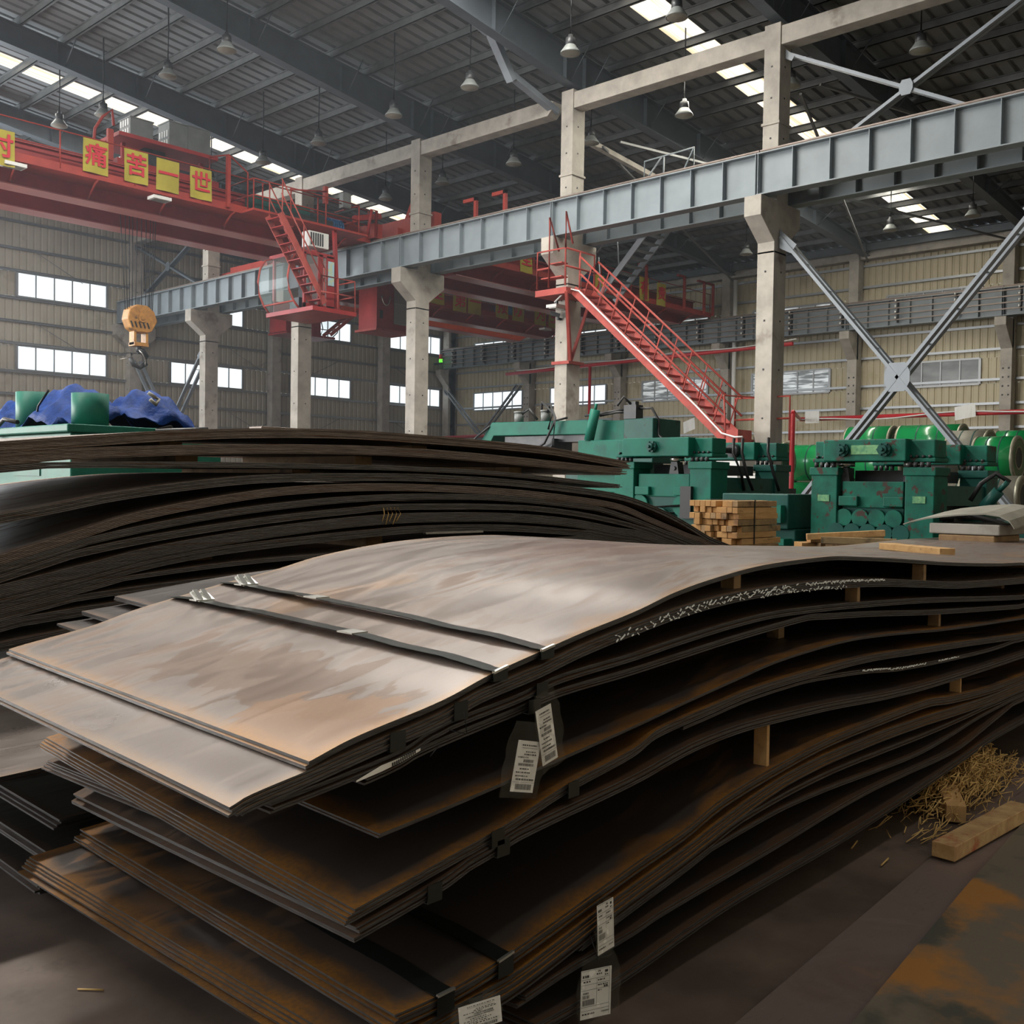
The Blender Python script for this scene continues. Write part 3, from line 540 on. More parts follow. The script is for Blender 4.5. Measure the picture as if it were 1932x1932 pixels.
# operator's cab slung under the end of the bridge
cb = MB().box((17.5, 24.0, 4.84), (19.05, 26.3, 4.96)); cab = cb.build('cab_floor', 'red', c1)
ARC = [(17.72, 6.6), (17.4, 6.48), (17.22, 6.2), (17.15, 5.82), (17.2, 5.45), (17.36, 5.15), (17.56, 4.95)]
g = MB(); vs = [(x, 26.2, z) for x, z in ARC]+[(x, 24.72, z) for x, z in ARC]; n_ = len(ARC)
g.add(vs, [(i, i+1, n_+i+1, n_+i) for i in range(n_-1)], 0, True); g.build('curved_windscreen', 'glass', c1)
for y in (26.2, 24.72): MB().tube([(x, y, z) for x, z in ARC], 0.03, 6).build('windscreen_rib', 'stair_red', c1)
MB().tube([(ARC[-2][0], 24.72, ARC[-2][1]), (ARC[-2][0], 26.2, ARC[-2][1])], 0.025, 6).tube([(ARC[0][0], 24.72, ARC[0][1]), (ARC[0][0], 26.2, ARC[0][1])], 0.03, 6).build('windscreen_bar', 'stair_red', c1)
MB().box((17.7, 24.70, 4.96), (17.77, 24.78, 6.6)).box((17.6, 24.7, 6.55), (18.75, 26.3, 6.66)).box((18.2, 24.7, 4.96), (18.36, 24.78, 6.6)).box((18.5, 24.7, 4.96), (18.78, 24.8, 6.6)).box((17.7, 26.2, 4.96), (17.77, 26.28, 6.6)).box((18.68, 26.2, 4.96), (18.75, 26.28, 6.6)).box((17.7, 26.22, 4.96), (18.75, 26.28, 5.35)).box((18.7, 24.75, 4.96), (18.78, 26.28, 6.6)).box((17.7, 24.7, 4.96), (18.78, 24.77, 5.15)).build('cab_body', 'red', c1)
MB().box((17.77, 24.73, 5.15), (18.2, 24.745, 6.55)).box((18.36, 24.73, 5.15), (18.5, 24.745, 6.55)).build('side_window', 'glass', c1)
MB().box((17.77, 26.24, 5.35), (18.68, 26.255, 6.55)).build('rear_window', 'glass', c1)
MB().box((18.53, 24.67, 5.75), (18.74, 24.69, 6.45)).build('blue_notice', 'blue_sign', c1)['label'] = 'pale blue notice'
MB().box((17.95, 25.3, 4.96), (18.3, 25.75, 5.4)).box((18.25, 25.3, 5.4), (18.32, 25.75, 6.0)).build('operator_seat', 'dark', c1)
ac = MB().box((17.75, 24.55, 6.75), (18.45, 24.9, 7.2)).build('air_conditioner', 'white', c1, 0.02); ac['label'] = 'white air conditioner unit'
mb = MB()
for k in range(6): mb.box((17.8+k*0.08, 24.53, 6.8), (17.84+k*0.08, 24.55, 7.15))
mb.build('grille', 'dark', ac)
for x in (17.75, 18.9):
    MB().bar((x, 25.4, 6.6), (x, 26.2, 7.3), 0.09, 0.09).build('hanger', 'red', c1)
MB().bar((18.9, 24.7, 4.9), (18.9, 24.9, 7.5), 0.1, 0.1).build('hanger', 'red', c1)
SA, SB = (16.465, 24.150, 7.346), (18.011, 24.150, 5.106)
for y in (24.12, 24.72): MB().bar((SA[0], y, SA[2]), (SB[0], y, SB[2]), 0.03, 0.17).build('stair_stringer', 'stair_red', c1)
for k in range(11):
    p = lerp(SA, SB, (k+0.5)/11); MB().box((p[0]-0.1, 24.12, p[2]-0.012), (p[0]+0.1, 24.72, p[2]+0.012)).build('stair_tread', 'red', c1)
mb = MB()
for y in (24.12, 24.74):
    a = (SA[0]+0.05, y, SA[2]+0.95); b = (SB[0], y, SB[2]+0.95)
    for dz in (0, -0.4): mb.tube([vadd(a, (0, 0, dz)), vadd(b, (0, 0, dz))], 0.02, 5)
    for f in (0.02, 0.5, 0.98): p = lerp(a, b, f); mb.tube([p, vadd(p, (0, 0, -0.95))], 0.02, 5)
mb.build('stair_handrail', 'stair_red', c1)
mb = MB()
for pa in ([(17.8, 24.03, 4.96), (17.8, 24.03, 5.85), (19.0, 24.03, 5.85), (19.03, 24.03, 4.96)], [(19.0, 24.03, 5.85), (19.0, 26.2, 5.85), (19.0, 26.2, 4.96)], [(17.8, 24.03, 5.4), (19.0, 24.03, 5.4)], [(19.0, 24.03, 5.4), (19.0, 26.2, 5.4)], [(18.4, 24.03, 4.96), (18.4, 24.03, 5.85)]): mb.tube(pa, 0.022, 6)
mb.build('cab_railing', 'stair_red', c1)
# trolley riding the bridge, with its cabinets
tr = thing('crane_trolley', 'hoist trolley with grey cabinets standing above the crane banners', 'crane trolley', (14.4, 27.4, 8.3))
MB().box((12.9, 26.3, 8.28), (15.9, 28.75, 8.45)).bar((13.2, 26.6, 8.45), (13.2, 26.6, 8.95), 0.1, 0.1).bar((15.5, 26.6, 8.45), (15.5, 26.6, 8.95), 0.1, 0.1).build('trolley_frame', 'red', tr)
MB().prism([(12.85, 26.1, 9.08), (12.85, 26.1, 8.98), (15.75, 26.1, 8.98), (15.75, 26.1, 9.08)], (0, 1.6, 0)).build('cabinet_tray', 'red', tr)
for x0_, x1_, z1_, yy in ((13.3, 13.95, 9.62, 26.4), (14.45, 15.0, 9.82, 26.45), (15.0, 15.68, 9.82, 26.4)):
    cbx = MB().box((x0_, yy, 9.08), (x1_, yy+0.6, z1_)).box((x0_-0.02, yy-0.02, z1_), (x1_+0.02, yy+0.62, z1_+0.03)).build('cabinet', 'ebox', tr)
    if x0_ < 14.9:
        lv = MB()
        for r in range(2):
            for k in range(4): lv.box((x0_-0.012, yy+0.08+k*0.13, 9.18+r*0.25), (x0_+0.002, yy+0.15+k*0.13, 9.36+r*0.25))
        lv.build('vent_slot', 'white', cbx)
MB().cyl((14.1, 26.6, 8.8), (14.1, 28.4, 8.8), 0.35, 20).build('rope_drum', 'dark', tr)
MB().box((12.6, 26.2, 8.3), (12.75, 26.3, 9.1)).tube([(12.2, 26.2, 8.45), (12.25, 26.2, 9.0), (12.45, 26.2, 9.35), (12.7, 26.2, 9.6), (12.75, 26.2, 9.2)], 0.04, 6).build('cable_arm', 'red_bright', tr)
# hook
hk = thing('crane_hook', 'orange hook block with black hook hanging on wire ropes', 'crane hook', (14.14, 27.5, 3.35))
mb = MB()
for dx, dx2 in ((-0.62, -0.4), (-0.45, -0.34), (-0.3, -0.28), (-0.2, -0.2), (-0.05, -0.1), (0.05, 0.08), (0.2, 0.2), (0.34, 0.3), (0.44, 0.36), (0.52, 0.4)): mb.tube([(14.14+dx, 27.5, 8.3), (14.14+dx2, 27.5, 4.7)], 0.012, 4)
mb.build('wire_rope', 'rope', hk)
bl = MB().prism([(14.14+a, 27.3, z) for a, z in ((-0.42, 4.45), (-0.36, 4.72), (-0.15, 4.86), (0.15, 4.86), (0.36, 4.72), (0.46, 4.45), (0.3, 4.15), (0.16, 4.1), (-0.16, 4.1), (-0.32, 4.2))], (0, 0.4, 0)).build('sheave_block', 'hook_yellow', hk, 0.03)
MB().cyl((14.14, 27.26, 4.5), (14.14, 27.3, 4.5), 0.13, 14).cyl((14.14, 27.24, 4.5), (14.14, 27.28, 4.5), 0.06, 10).build('sheave_pin', 'hook_yellow', bl)
mb = MB()
for k in range(5): mb.bar((13.86+k*0.12, 27.285, 4.22), (13.80+k*0.12, 27.285, 4.38), 0.03, 0.03)
mb.build('guard_slot', 'black', bl)
MB().box((13.93, 27.36, 3.75), (14.0, 27.64, 4.12)).box((14.28, 27.36, 3.75), (14.35, 27.64, 4.12)).box((13.93, 27.33, 3.72), (14.35, 27.67, 3.82)).build('crosshead', 'hook_yellow', hk)
MB().tube([(14.14+0.24*math.cos(a)*1.0, 27.5, 3.38+0.24*math.sin(a)) for a in [math.radians(d) for d in (95, 60, 20, -30, -80, -130, -180, -215)]], 0.095, 10, 0, 0.05).cyl((14.14, 27.5, 3.55), (14.14, 27.5, 3.8), 0.07, 10).build('hook', 'black', hk)
MB().tube([(14.1, 27.4, 3.62), (14.2, 27.38, 3.5), (14.3, 27.4, 3.35), (14.28, 27.4, 3.2)], 0.02, 5).tube([(13.9, 27.4, 3.4), (13.55, 27.4, 3.3)], 0.015, 5).build('safety_latch', 'chrome', hk)
c2 = crane('bridge_crane', 'maroon bridge crane of the far hall behind the stair landing', 25.5, 27.6, 22.9, 38.9, 7.05, 21.92, None)
for x in (33.6, 36.3, 37.8, 38.5):
    MB().box((x-0.04, 24.1, 7.4), (x+0.04, 24.2, 8.75)).box((x-0.5, 24.1, 8.68), (x, 24.2, 8.76)).build('conductor_mast', 'red_bright', c2)

mo = MB().cyl((30.6, 24.9, 7.75), (31.6, 24.9, 7.75), 0.4, 16); mo.build('drive_motor', 'motor', c2)
mb = MB().box((22.0, 23.0, 7.56), (22.5, 26, 7.95))
for y in (20.8, 22.0): mb.box((21.86, y-0.05, 7.55), (21.96, y+0.05, 8.55)).box((21.86, y-0.05, 8.45), (21.96, y+0.5, 8.55))
mb.box((21.8, 23.7, 7.6), (22.1, 28.6, 8.4)).bar((21.9, 24.4, 8.3), (22.0, 24.7, 9.05), 0.14, 0.14).bar((21.9, 25.1, 8.3), (22.0, 24.8, 9.05), 0.14, 0.14); mb.build('end_carriage', 'red_bright', c2)
c3 = crane('bridge_crane', 'far hall bridge crane with an orange rear girder nearest the gable wall', 32.75, 34.6, 22.9, 38.8, 7.05, 21.92, None, 'orange')
cabm = MB().box((24.6, 29.8, 5.72), (26.1, 30.85, 7.4)).build('operator_cab', 'red', c3)
MB().box((24.5, 29.7, 5.64), (26.3, 30.95, 5.72)).build('cab_base', 'stair_red', cabm)
MB().box((25.45, 29.76, 6.75), (25.98, 29.8, 7.3)).box((25.45, 29.76, 6.0), (25.98, 29.8, 6.68)).build('cab_window', 'glass', cabm)
MB().box((25.42, 29.77, 5.96), (26.02, 29.79, 7.34)).build('window_frame', 'frame', cabm)
MB().tube([(25.0+0.2*math.cos(a), 29.75, 6.95+0.35*math.sin(a)) for a in [math.pi+math.pi*i/8 for i in range(9)]], 0.03, 6).build('cable_loop', 'chrome', cabm)
MB().box((24.75, 29.77, 6.1), (24.87, 29.8, 6.4)).build('door_latch', 'black', cabm)
MB().bar((25.4, 30.4, 7.4), (25.4, 31.6, 7.42), 0.12, 0.1).build('hanger', 'red', c3)
cabm = MB().box((24.2, 34.9, 5.95), (26.6, 36.2, 6.03)).box((24.2, 34.95, 6.0), (25.9, 36.1, 7.3)).build('rear_cab', 'red', c3)
ARC2 = [(25.9, 7.3), (26.4, 7.2), (26.75, 6.9), (26.85, 6.55), (26.75, 6.25), (26.5, 6.02)]
g = MB(); vs = [(x, 36.1, z) for x, z in ARC2]+[(x, 34.95, z) for x, z in ARC2]; n_ = len(ARC2); g.add(vs, [(i, i+1, n_+i+1, n_+i) for i in range(n_-1)], 0, True); g.build('curved_windscreen', 'glass', cabm)
mb = MB()
for y in (34.95, 36.1): mb.tube([(x, y, z) for x, z in ARC2], 0.025, 5)
for z in (6.3, 6.7, 7.05): mb.tube([(25.9, 34.95, z), (26.7, 34.95, z)], 0.02, 5)
mb.build('windscreen_rib', 'dark', cabm)
SC, SD = (27.9, 34.5, 7.6), (25.9, 34.5, 6.0)
mb = MB()
for y in (34.3, 34.8): mb.bar((SC[0], y, SC[2]), (SD[0], y, SD[2]), 0.03, 0.14)
for k in range(8): p = lerp(SC, SD, (k+0.5)/8); mb.box((p[0]-0.09, 34.3, p[2]-0.01), (p[0]+0.09, 34.8, p[2]+0.01))
mb.tube([(SC[0], 34.3, SC[2]+0.8), (SD[0], 34.3, SD[2]+0.8)], 0.02, 5); mb.build('cab_ladder', 'stair_red', cabm)
# banners
def banner(ch, p, wd, hg, y, label, grp, size=None):
    x, _, z = p; t = thing('character_banner', label, 'banner', (x, y, z-hg/2), grp)
    nx, nz = 8, 4; ph = random.random()*6; vs = []
    for d in (0, 0.006):
        for j in range(nz+1):
            for i in range(nx+1):
                vs.append((x-wd/2+wd*i/nx, y+0.022*math.sin(ph+i*0.8+j*0.4)*(j/nz)+d, z+hg/2-hg*j/nz))
    k = (nx+1)*(nz+1); fs = [(j*(nx+1)+i, (j+1)*(nx+1)+i, (j+1)*(nx+1)+i+1, j*(nx+1)+i+1) for j in range(nz) for i in range(nx)]
    fs += [tuple(k+q for q in f[::-1]) for f in fs]
    MB().add(vs, fs, 0, True).build('banner_cloth', 'yellow', t)
    MB().text(ch, (x, y-0.03, z), (1, 0, 0), (0, 0, 1), size or wd*0.9, 0, 0.003, 0.011).build('character', 'letter', t)
    return t
for ch, p, lab in (('时', (9.561, 25.240, 7.660), 'yellow cloth cut by the picture edge beside the crane rail post'), ('痛', (11.828, 25.240, 7.975), 'yellow banner with the dense character for pain on the crane rail'), ('苦', (12.882, 25.240, 7.974), 'yellow banner with a crossed grass-top character and a curled corner'), ('一', (13.761, 25.240, 7.946), 'yellow banner bearing a single horizontal stroke'), ('世', (14.715, 25.240, 7.952), 'yellow banner with an open three pronged character nearest the cab stair')):
    banner(ch, p, 0.64, 0.82, 25.24, lab, 'banners on the near crane')
for ch, p, lab in (('全', (26.662, 24.260, 7.817), 'yellow banner partly hidden behind the stair landing'), ('人', (30.738, 24.260, 7.497), 'yellow banner behind the dark steep stair, creased'), ('有', (33.609, 24.260, 7.845), 'yellow banner with a red character between two red masts'), ('责', (34.816, 24.260, 7.790), 'shaded yellow banner closest to the end of the far crane')):
    banner(ch, p, 0.62, 0.9, 24.26, lab, 'banners on the far maroon crane')
for ch, p, lab in (('全', (29.197, 31.500, 7.886), 'dim yellow banner against the corbelled column'), ('第', (30.509, 31.500, 7.744), 'dim yellow banner with a dense character beside the column'), ('一', (31.394, 31.500, 7.756), 'dim yellow banner beside the blue motor, nearly blank'), ('预', (33.075, 31.500, 7.803), 'dim yellow banner just past the blue motor'), ('防', (34.143, 31.500, 7.807), 'dim yellow banner in the middle between motor and pale column'), ('为', (35.651, 31.500, 7.815), 'dim yellow banner touching the pale column edge'), ('主', (36.622, 31.500, 7.794), 'dim yellow banner almost wholly behind the pale column')):
    banner(ch, p, 0.78, 0.95, 31.5, lab, 'banners on the orange girdered crane')
mo = MB().cyl((33.4, 31.9, 7.8), (34.6, 31.9, 7.8), 0.38, 16).build('drive_motor', 'motor', c3)
# floodlights below the walkways and on the column
def flood(p, label, mt='white'):
    t = thing('floodlight', label, 'floodlight', (p[0], p[1], p[2]-0.2))
    MB().box((p[0]-0.25, p[1]-0.2, p[2]-0.2), (p[0]+0.25, p[1]+0.15, p[2]-0.12)).build('housing', mt, t)
    MB().box((p[0]-0.2, p[1]-0.15, p[2]-0.215), (p[0]+0.2, p[1]+0.1, p[2]-0.2)).build('lens', 'chrome', t)
    MB().box((p[0]-0.03, p[1]-0.03, p[2]-0.12), (p[0]+0.03, p[1]+0.03, p[2]+0.02)).build('bracket', 'dark', t)
flood((9.9, 25.4, 7.5), 'floodlight under the crane walkway beneath the cut banner')
flood((13.6, 25.4, 7.5), 'floodlight under the crane walkway beneath the single stroke banner')
flood((36.2, 31.7, 7.4), 'floodlight under the walkway of the orange girdered crane')
flood((20.72, 17.75, 4.85), 'tray floodlight on the column under the red stair landing')
t = thing('security_camera', 'small security camera on the pale column under the landing', 'security camera', (20.9, 17.85, 4.4))
MB().bar((20.7, 17.95, 4.55), (20.85, 17.75, 4.48), 0.1, 0.1).build('camera_body', 'dark', t); MB().box((20.85, 17.8, 4.38), (20.995, 17.86, 4.44)).build('bracket', 'dark', t)
t = thing('signal_lamp', 'small red and green signal lamp at the end of the conductor bars', 'signal lamp', (38.7, 41.4, 6.6))
MB().cyl((38.7, 41.4, 6.62), (38.7, 41.4, 6.8), 0.1, 10).build('green_lens', 'green_lamp', t); MB().cyl((38.7, 41.4, 6.8), (38.7, 41.4, 7.05), 0.1, 10).build('red_lens', 'orange_lamp', t)
MB().box((38.67, 41.3, 6.5), (38.73, 41.9, 6.62)).build('bracket', 'dark', t)
# ------------------------------------------------------------------ red access stair
st = thing('access_stair', 'faded red steel stair climbing from the mill to the girder landing', 'stair', (20.8, 14.7, 1.1))
mb = MB().box((20.2, 17.0, 4.9), (20.96, 18.05, 5.06)).box((20.96, 17.0, 4.9), (21.45, 17.56, 5.12)); mb.build('landing', 'stair_red', st)
mb = MB()
for pa in ([(20.22, 18.0, 5.1), (20.22, 18.0, 6.05), (20.22, 17.05, 6.05), (20.22, 17.05, 5.1)], [(20.22, 17.6, 5.1), (20.22, 17.6, 6.9), (20.25, 17.3, 6.0)], [(20.22, 17.05, 6.05), (20.22, 17.05, 6.95), (20.5, 17.05, 6.2)], [(20.22, 17.05, 6.05), (21.4, 17.05, 6.05), (21.4, 17.05, 5.1)], [(20.22, 17.05, 5.6), (21.4, 17.05, 5.6)], [(20.8, 17.05, 5.1), (20.8, 17.05, 6.05)], [(20.22, 18.0, 5.6), (20.22, 17.6, 5.6)]): mb.tube(pa, 0.028, 6)
mb.box((20.25, 17.2, 5.35), (20.5, 17.9, 5.38)).box((20.25, 17.2, 5.7), (20.5, 17.6, 5.73)); mb.build('landing_rail', 'stair_red', st)
TA, TB = (20.45, 16.95, 5.0), (20.45, 12.45, 1.13)
for x in (20.45, 21.2): MB().bar((x, TA[1], TA[2]), (x, TB[1], TB[2]), 0.035, 0.22).build('stringer', 'stair_red', st)
for k in range(19):
    p = lerp(TA, TB, (k+0.6)/19.5); MB().box((20.45, p[1]-0.11, p[2]-0.015), (21.2, p[1]+0.11, p[2]+0.015)).build('tread', 'stair_red', st)
for x in (20.47, 21.18):
    mb = MB()
    for dz in (0.98, 0.55): mb.tube([(x, TA[1]-0.2, TA[2]-0.17+dz), (x, TB[1], TB[2]+dz)], 0.026, 6)
    for k in range(10): p = lerp(TA, TB, (k+0.7)/10.5); mb.tube([(x, p[1], p[2]), (x, p[1]-0.25, p[2]+0.75)], 0.016, 5)
    mb.build('handrail', 'stair_red', st)
mb = MB().box((20.35, 12.05, 1.0), (21.3, 12.7, 1.12)).box((20.35, 12.05, 1.12), (20.95, 12.35, 1.32)); mb.build('lower_landing', 'stair_red', st)
mb = MB()
for pa in ([(21.3, 12.7, 1.1), (21.3, 12.7, 2.1), (21.3, 11.3, 2.1), (21.3, 11.3, 1.1)], [(21.3, 12.7, 1.6), (21.3, 11.3, 1.6)], [(20.4, 12.4, 1.1), (20.4, 12.45, 2.1), (21.3, 12.1, 2.1), (21.3, 12.1, 1.1)]): mb.tube(pa, 0.026, 6)
mb.build('lower_rail', 'stair_red', st)
mb = MB()
for x in (20.3, 21.3): mb.bar((x, 17.05, 5.0), (21.1, 17.55, 3.3), 0.07, 0.07)
mb.bar((20.2, 17.0, 4.95), (20.98, 17.5, 3.3), 0.07, 0.07).box((20.95, 17.5, 3.22), (21.6, 18.1, 3.3)); mb.build('support_strut', 'stair_red', st)
MB().tube([(20.4, TA[1]+0.6, 4.75), (20.4, TA[1]+0.15, 5.05), (20.4, TA[1]-0.2, 4.95), (20.4, 15, 3.42), (20.4, 13.2, 1.9), (20.4, 12.5, 1.25), (20.3, 12.1, 1.15), (20.3, 11.9, 1.15)], 0.022, 6).build('conduit', 'white', st)['label'] = 'pale conduit along the stringer'
MB().box((20.6, 12.2, -1.5), (20.7, 12.3, 1.0)).box((21.1, 12.5, -1.5), (21.2, 12.6, 1.0)).build('post', 'stair_red', st)
s2_ = thing('steep_stair', 'dark blue grey steep stair rising from the red landing under the girder', 'stair', (22.5, 16.6, 5.3))
UA, UB = (22.200, 17.551, 5.118), (22.200, 15.550, 7.071)
for x, mt in ((22.2, 'brace'), (22.95, 'brace')): MB().bar((x, UA[1], UA[2]), (x, UB[1], UB[2]), 0.04, 0.17).build('stringer', mt, s2_)
for k in range(11): p = lerp(UA, UB, (k+0.5)/11); MB().box((22.2, p[1]-0.1, p[2]-0.014), (22.95, p[1]+0.1, p[2]+0.014)).build('tread', 'girder', s2_)
mb = MB().tube([(22.2, UA[1]+0.05, 6.35), (22.2, UB[1], 8.5)], 0.022, 5)
for f in (0.05, 0.35, 0.65): p = lerp(UA, UB, f); mb.tube([p, vadd(p, (0, 0.1, 1.0))], 0.02, 5)
mb.build('handrail', 'brace', s2_)
# railing on top of the girder
mb = MB()
for pa in ([(21.95, 15.9, 7.5), (21.95, 15.9, 8.4), (21.95, 14.4, 8.45), (21.95, 14.4, 7.5)], [(21.95, 15.3, 7.5), (21.95, 15.3, 8.42)], [(21.95, 14.4, 8.45), (22.0, 15.0, 7.5)]): mb.tube(pa, 0.022, 5)
tag(mb.build('guard_rail', 'girder'), 'thin grey guard rail standing on the girder by the pale column', 'railing')
# ------------------------------------------------------------------ green machines
def mill(label, yr, yl, zt, nt_, nb, hubs, mt, mb_dark, screws, plate, rr):
    t = thing('levelling_mill', label, 'mill', (13.0, (yr+yl)/2, -1.5))
    for fx, nm in ((12.0, 'front'), (13.75, 'rear')):
        for ya, yb in ((yr, yr+0.34), (yl-0.34, yl)):
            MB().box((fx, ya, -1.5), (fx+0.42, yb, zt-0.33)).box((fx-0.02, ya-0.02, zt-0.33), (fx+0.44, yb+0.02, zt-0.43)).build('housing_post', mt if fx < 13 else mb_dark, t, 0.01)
        MB().box((fx+0.05, yr+0.02, zt-0.22), (fx+0.4, yl-0.02, zt-0.01)).box((fx-0.10, yr+0.30, zt-0.26), (fx+0.45, yl-0.2, zt)).box((fx+0.02, yr+0.0, zt-0.27), (fx+0.42, yr+0.36, zt-0.22)).box((fx+0.02, yl-0.36, zt-0.27), (fx+0.42, yl, zt-0.22)).build('crosshead', mt, t, 0.012)
        bo = MB()
        for ya in (yr+0.03, yl-0.33):
            for k in range(4):
                y = ya+0.04+k*0.075
                bo.cyl((fx+0.0, y, zt-0.27), (fx+0.0, y, zt-0.33), 0.028, 8).cyl((fx+0.03, y, zt-0.22), (fx+0.03, y, zt-0.19), 0.02, 6)
        bo.build('bolt_set', 'dark', t)['kind'] = 'stuff'
        for q, fy in enumerate(hubs):
            y = yr+(yl-yr)*fy
            if fx < 13:
                h = MB().cyl((fx-0.10, y, zt-0.125), (fx-0.14, y, zt-0.125), 0.08, 18).cyl((fx-0.14, y, zt-0.125), (fx-0.19, y, zt-0.125), 0.05, 14)
                for a in range(6): h.cyl((fx-0.13, y+0.07*math.cos(a*1.047), zt-0.125+0.07*math.sin(a*1.047)), (fx-0.16, y+0.07*math.cos(a*1.047), zt-0.125+0.07*math.sin(a*1.047)), 0.014, 6)
                h.cyl((fx-0.19, y, zt-0.125), (fx-0.23, y, zt-0.125), 0.022, 8).build('hub', 'green_dark', t)
            else:
                if q == 0: MB().cyl((fx-0.10, yr+0.62, zt-0.125), (fx-0.22, yr+0.62, zt-0.125), 0.10, 14).cyl((fx-0.15, yr+0.62, zt-0.125), (fx-1.3, yr+0.62, zt-0.125), 0.045, 12).build('drive_shaft', 'dark', t)
    # roll carriage between the posts
    MB().box((12.06, yr+0.38, zt-0.82), (12.7, yl-0.38, zt-0.50)).box((12.0, yr+0.36, zt-0.80), (12.06, yr+0.6, zt-0.68)).box((12.0, yl-0.6, zt-0.80), (12.06, yl-0.36, zt-0.68)).build('roll_carriage', mt, t, 0.01)
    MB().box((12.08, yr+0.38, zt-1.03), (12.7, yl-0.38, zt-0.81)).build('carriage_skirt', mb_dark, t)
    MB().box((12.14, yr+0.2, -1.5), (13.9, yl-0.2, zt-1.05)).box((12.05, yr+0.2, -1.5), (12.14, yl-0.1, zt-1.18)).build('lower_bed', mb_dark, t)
    MB().box((12.5, yr+0.34, zt-0.5), (13.7, yl-0.34, zt-0.36)).build('inner_beam', 'dark', t)
    for n, dz, x in ((nt_, -0.94, 12.08), (nb, -1.115, 12.05)):
        for k in range(n):
            y = yr+0.48+(yl-yr-0.9)*k/(n-1) if n == nt_ else yr+0.38+(yl-yr-0.72)*k/(n-1)
            MB().cyl((x, y, zt+dz), (x-0.06, y, zt+dz), rr, 24).build('roll_end', mt if n == nt_ else mb_dark, t)
    for fy in screws:
        y = yr+(yl-yr)*fy
        sp = MB().cyl((12.2, y, zt-0.26), (12.2, y, zt-0.32), 0.1, 14).cyl((12.2, y, zt-0.32), (12.2, y, zt-0.42), 0.04, 10).build('screw_spindle', 'chrome', t)
        MB().prism([(12.12, y-0.1, zt-0.62), (12.12, y+0.1, zt-0.62), (12.12, y+0.05, zt-0.33), (12.12, y-0.05, zt-0.33)], (0.14, 0, 0)).cyl((12.1, y, zt-0.42), (12.28, y, zt-0.42), 0.03, 10).build('clevis', 'dark', sp)
    MB().box((12.42, yr+0.03, zt-0.78), (13.76, yr+0.2, zt-0.54)).build('side_beam', mb_dark, t)
    MB().box((12.42, yr+0.28, -1.5), (13.76, yr+0.34, zt-0.78)).box((12.8, yr+0.2, -1.5), (12.9, yr+0.3, zt-0.9)).box((13.2, yr+0.2, -1.5), (13.3, yr+0.3, zt-0.9)).build('side_guard', 'dark', t)
    if plate:
        MB().box((11.885, (yr+yl)/2-0.2, zt-0.18), (11.9, (yr+yl)/2+0.2, zt-0.07)).build('nameplate', 'brass', t)['label'] = 'worn pale green nameplate'
        for y in (yr+0.17, yl-0.17): MB().box((11.99, y-0.075, zt-0.75), (12.0, y+0.075, zt-0.67)).build('nameplate', 'brass', t)
    return t
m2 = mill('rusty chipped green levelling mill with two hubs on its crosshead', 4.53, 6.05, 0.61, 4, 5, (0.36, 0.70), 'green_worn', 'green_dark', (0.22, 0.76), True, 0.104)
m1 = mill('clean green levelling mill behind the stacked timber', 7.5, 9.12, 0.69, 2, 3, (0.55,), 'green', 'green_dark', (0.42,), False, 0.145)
MB().box((11.94, 7.78, -0.42), (12.0, 7.95, 0.02)).box((11.9, 7.7, -0.42), (12.0, 7.85, -0.34)).build('valve_box', 'black', m1)
mb = MB()
for y, r in ((8.0, 0.0), (8.14, 0.06), (7.6, 0.02)): mb.tube([(12.8, y-0.5, 0.7), (12.7, y-0.55, 0.5), (12.75, y-0.6-r, 0.2), (12.9, y-0.62, -0.02)], 0.022, 6)
mb.build('hose', 'black', m1)
mb = MB().tube([(11.98, 8.3, -0.35), (12.0, 8.45, -0.28), (12.0, 7.9, -0.24)], 0.015, 5).tube([(11.98, 8.4, -0.27), (11.97, 8.35, -0.36), (11.97, 8.2, -0.42)], 0.012, 5); mb.build('grease_line', 'black', m1)
# long green beam machine
gb = thing('straightener', 'long green press beam with an upright cylinder rising over the rear plate stack', 'press', (14.3, 11.8, -1.5))
MB().prism([(14.0, y, z) for y, z in ((9.95, 1.12), (10.9, 1.12), (10.9, 1.14), (13.55, 1.17), (13.9, 0.75), (13.9, 0.55), (13.75, 0.55), (13.5, 0.92), (11.2, 0.90), (11.1, 0.72), (10.45, 0.7), (10.4, 0.88), (10.05, 0.88), (9.95, 0.7))], (0.55, 0, 0)).build('main_beam', 'green', gb, 0.015)
MB().box((13.75, 10.35, -0.1), (14.5, 11.25, 0.78)).box((13.7, 10.3, 0.2), (13.75, 11.3, 0.26)).build('press_block', 'green', gb, 0.015)
MB().box((13.9, 9.8, 0.4), (14.7, 10.4, 1.13)).build('end_block', 'green_dark', gb, 0.015)
MB().cyl((13.8, 11.05, 0.78), (13.8, 10.92, 1.3), 0.085, 16).cyl((13.8, 10.92, 1.3), (13.8, 10.9, 1.4), 0.025, 8).build('cylinder', 'green_light', gb)
MB().box((13.95, 12.0, 0.6), (14.5, 12.9, 0.84)).box((14.1, 11.3, 0.78), (14.5, 13.3, 0.9)).build('underframe', 'dark', gb)
MB().box((14.1, 11.4, -1.5), (14.5, 11.8, 0.6)).box((14.1, 13.3, -1.5), (14.5, 13.7, 0.6)).box((14.1, 10.0, -1.5), (14.5, 10.3, 0.5)).build('support_leg', 'green_dark', gb)
MB().box((13.9, 10.15, 1.13), (14.1, 10.4, 1.36)).box((13.95, 10.2, 1.36), (14.05, 10.35, 1.42)).build('valve_block', 'dark', gb)
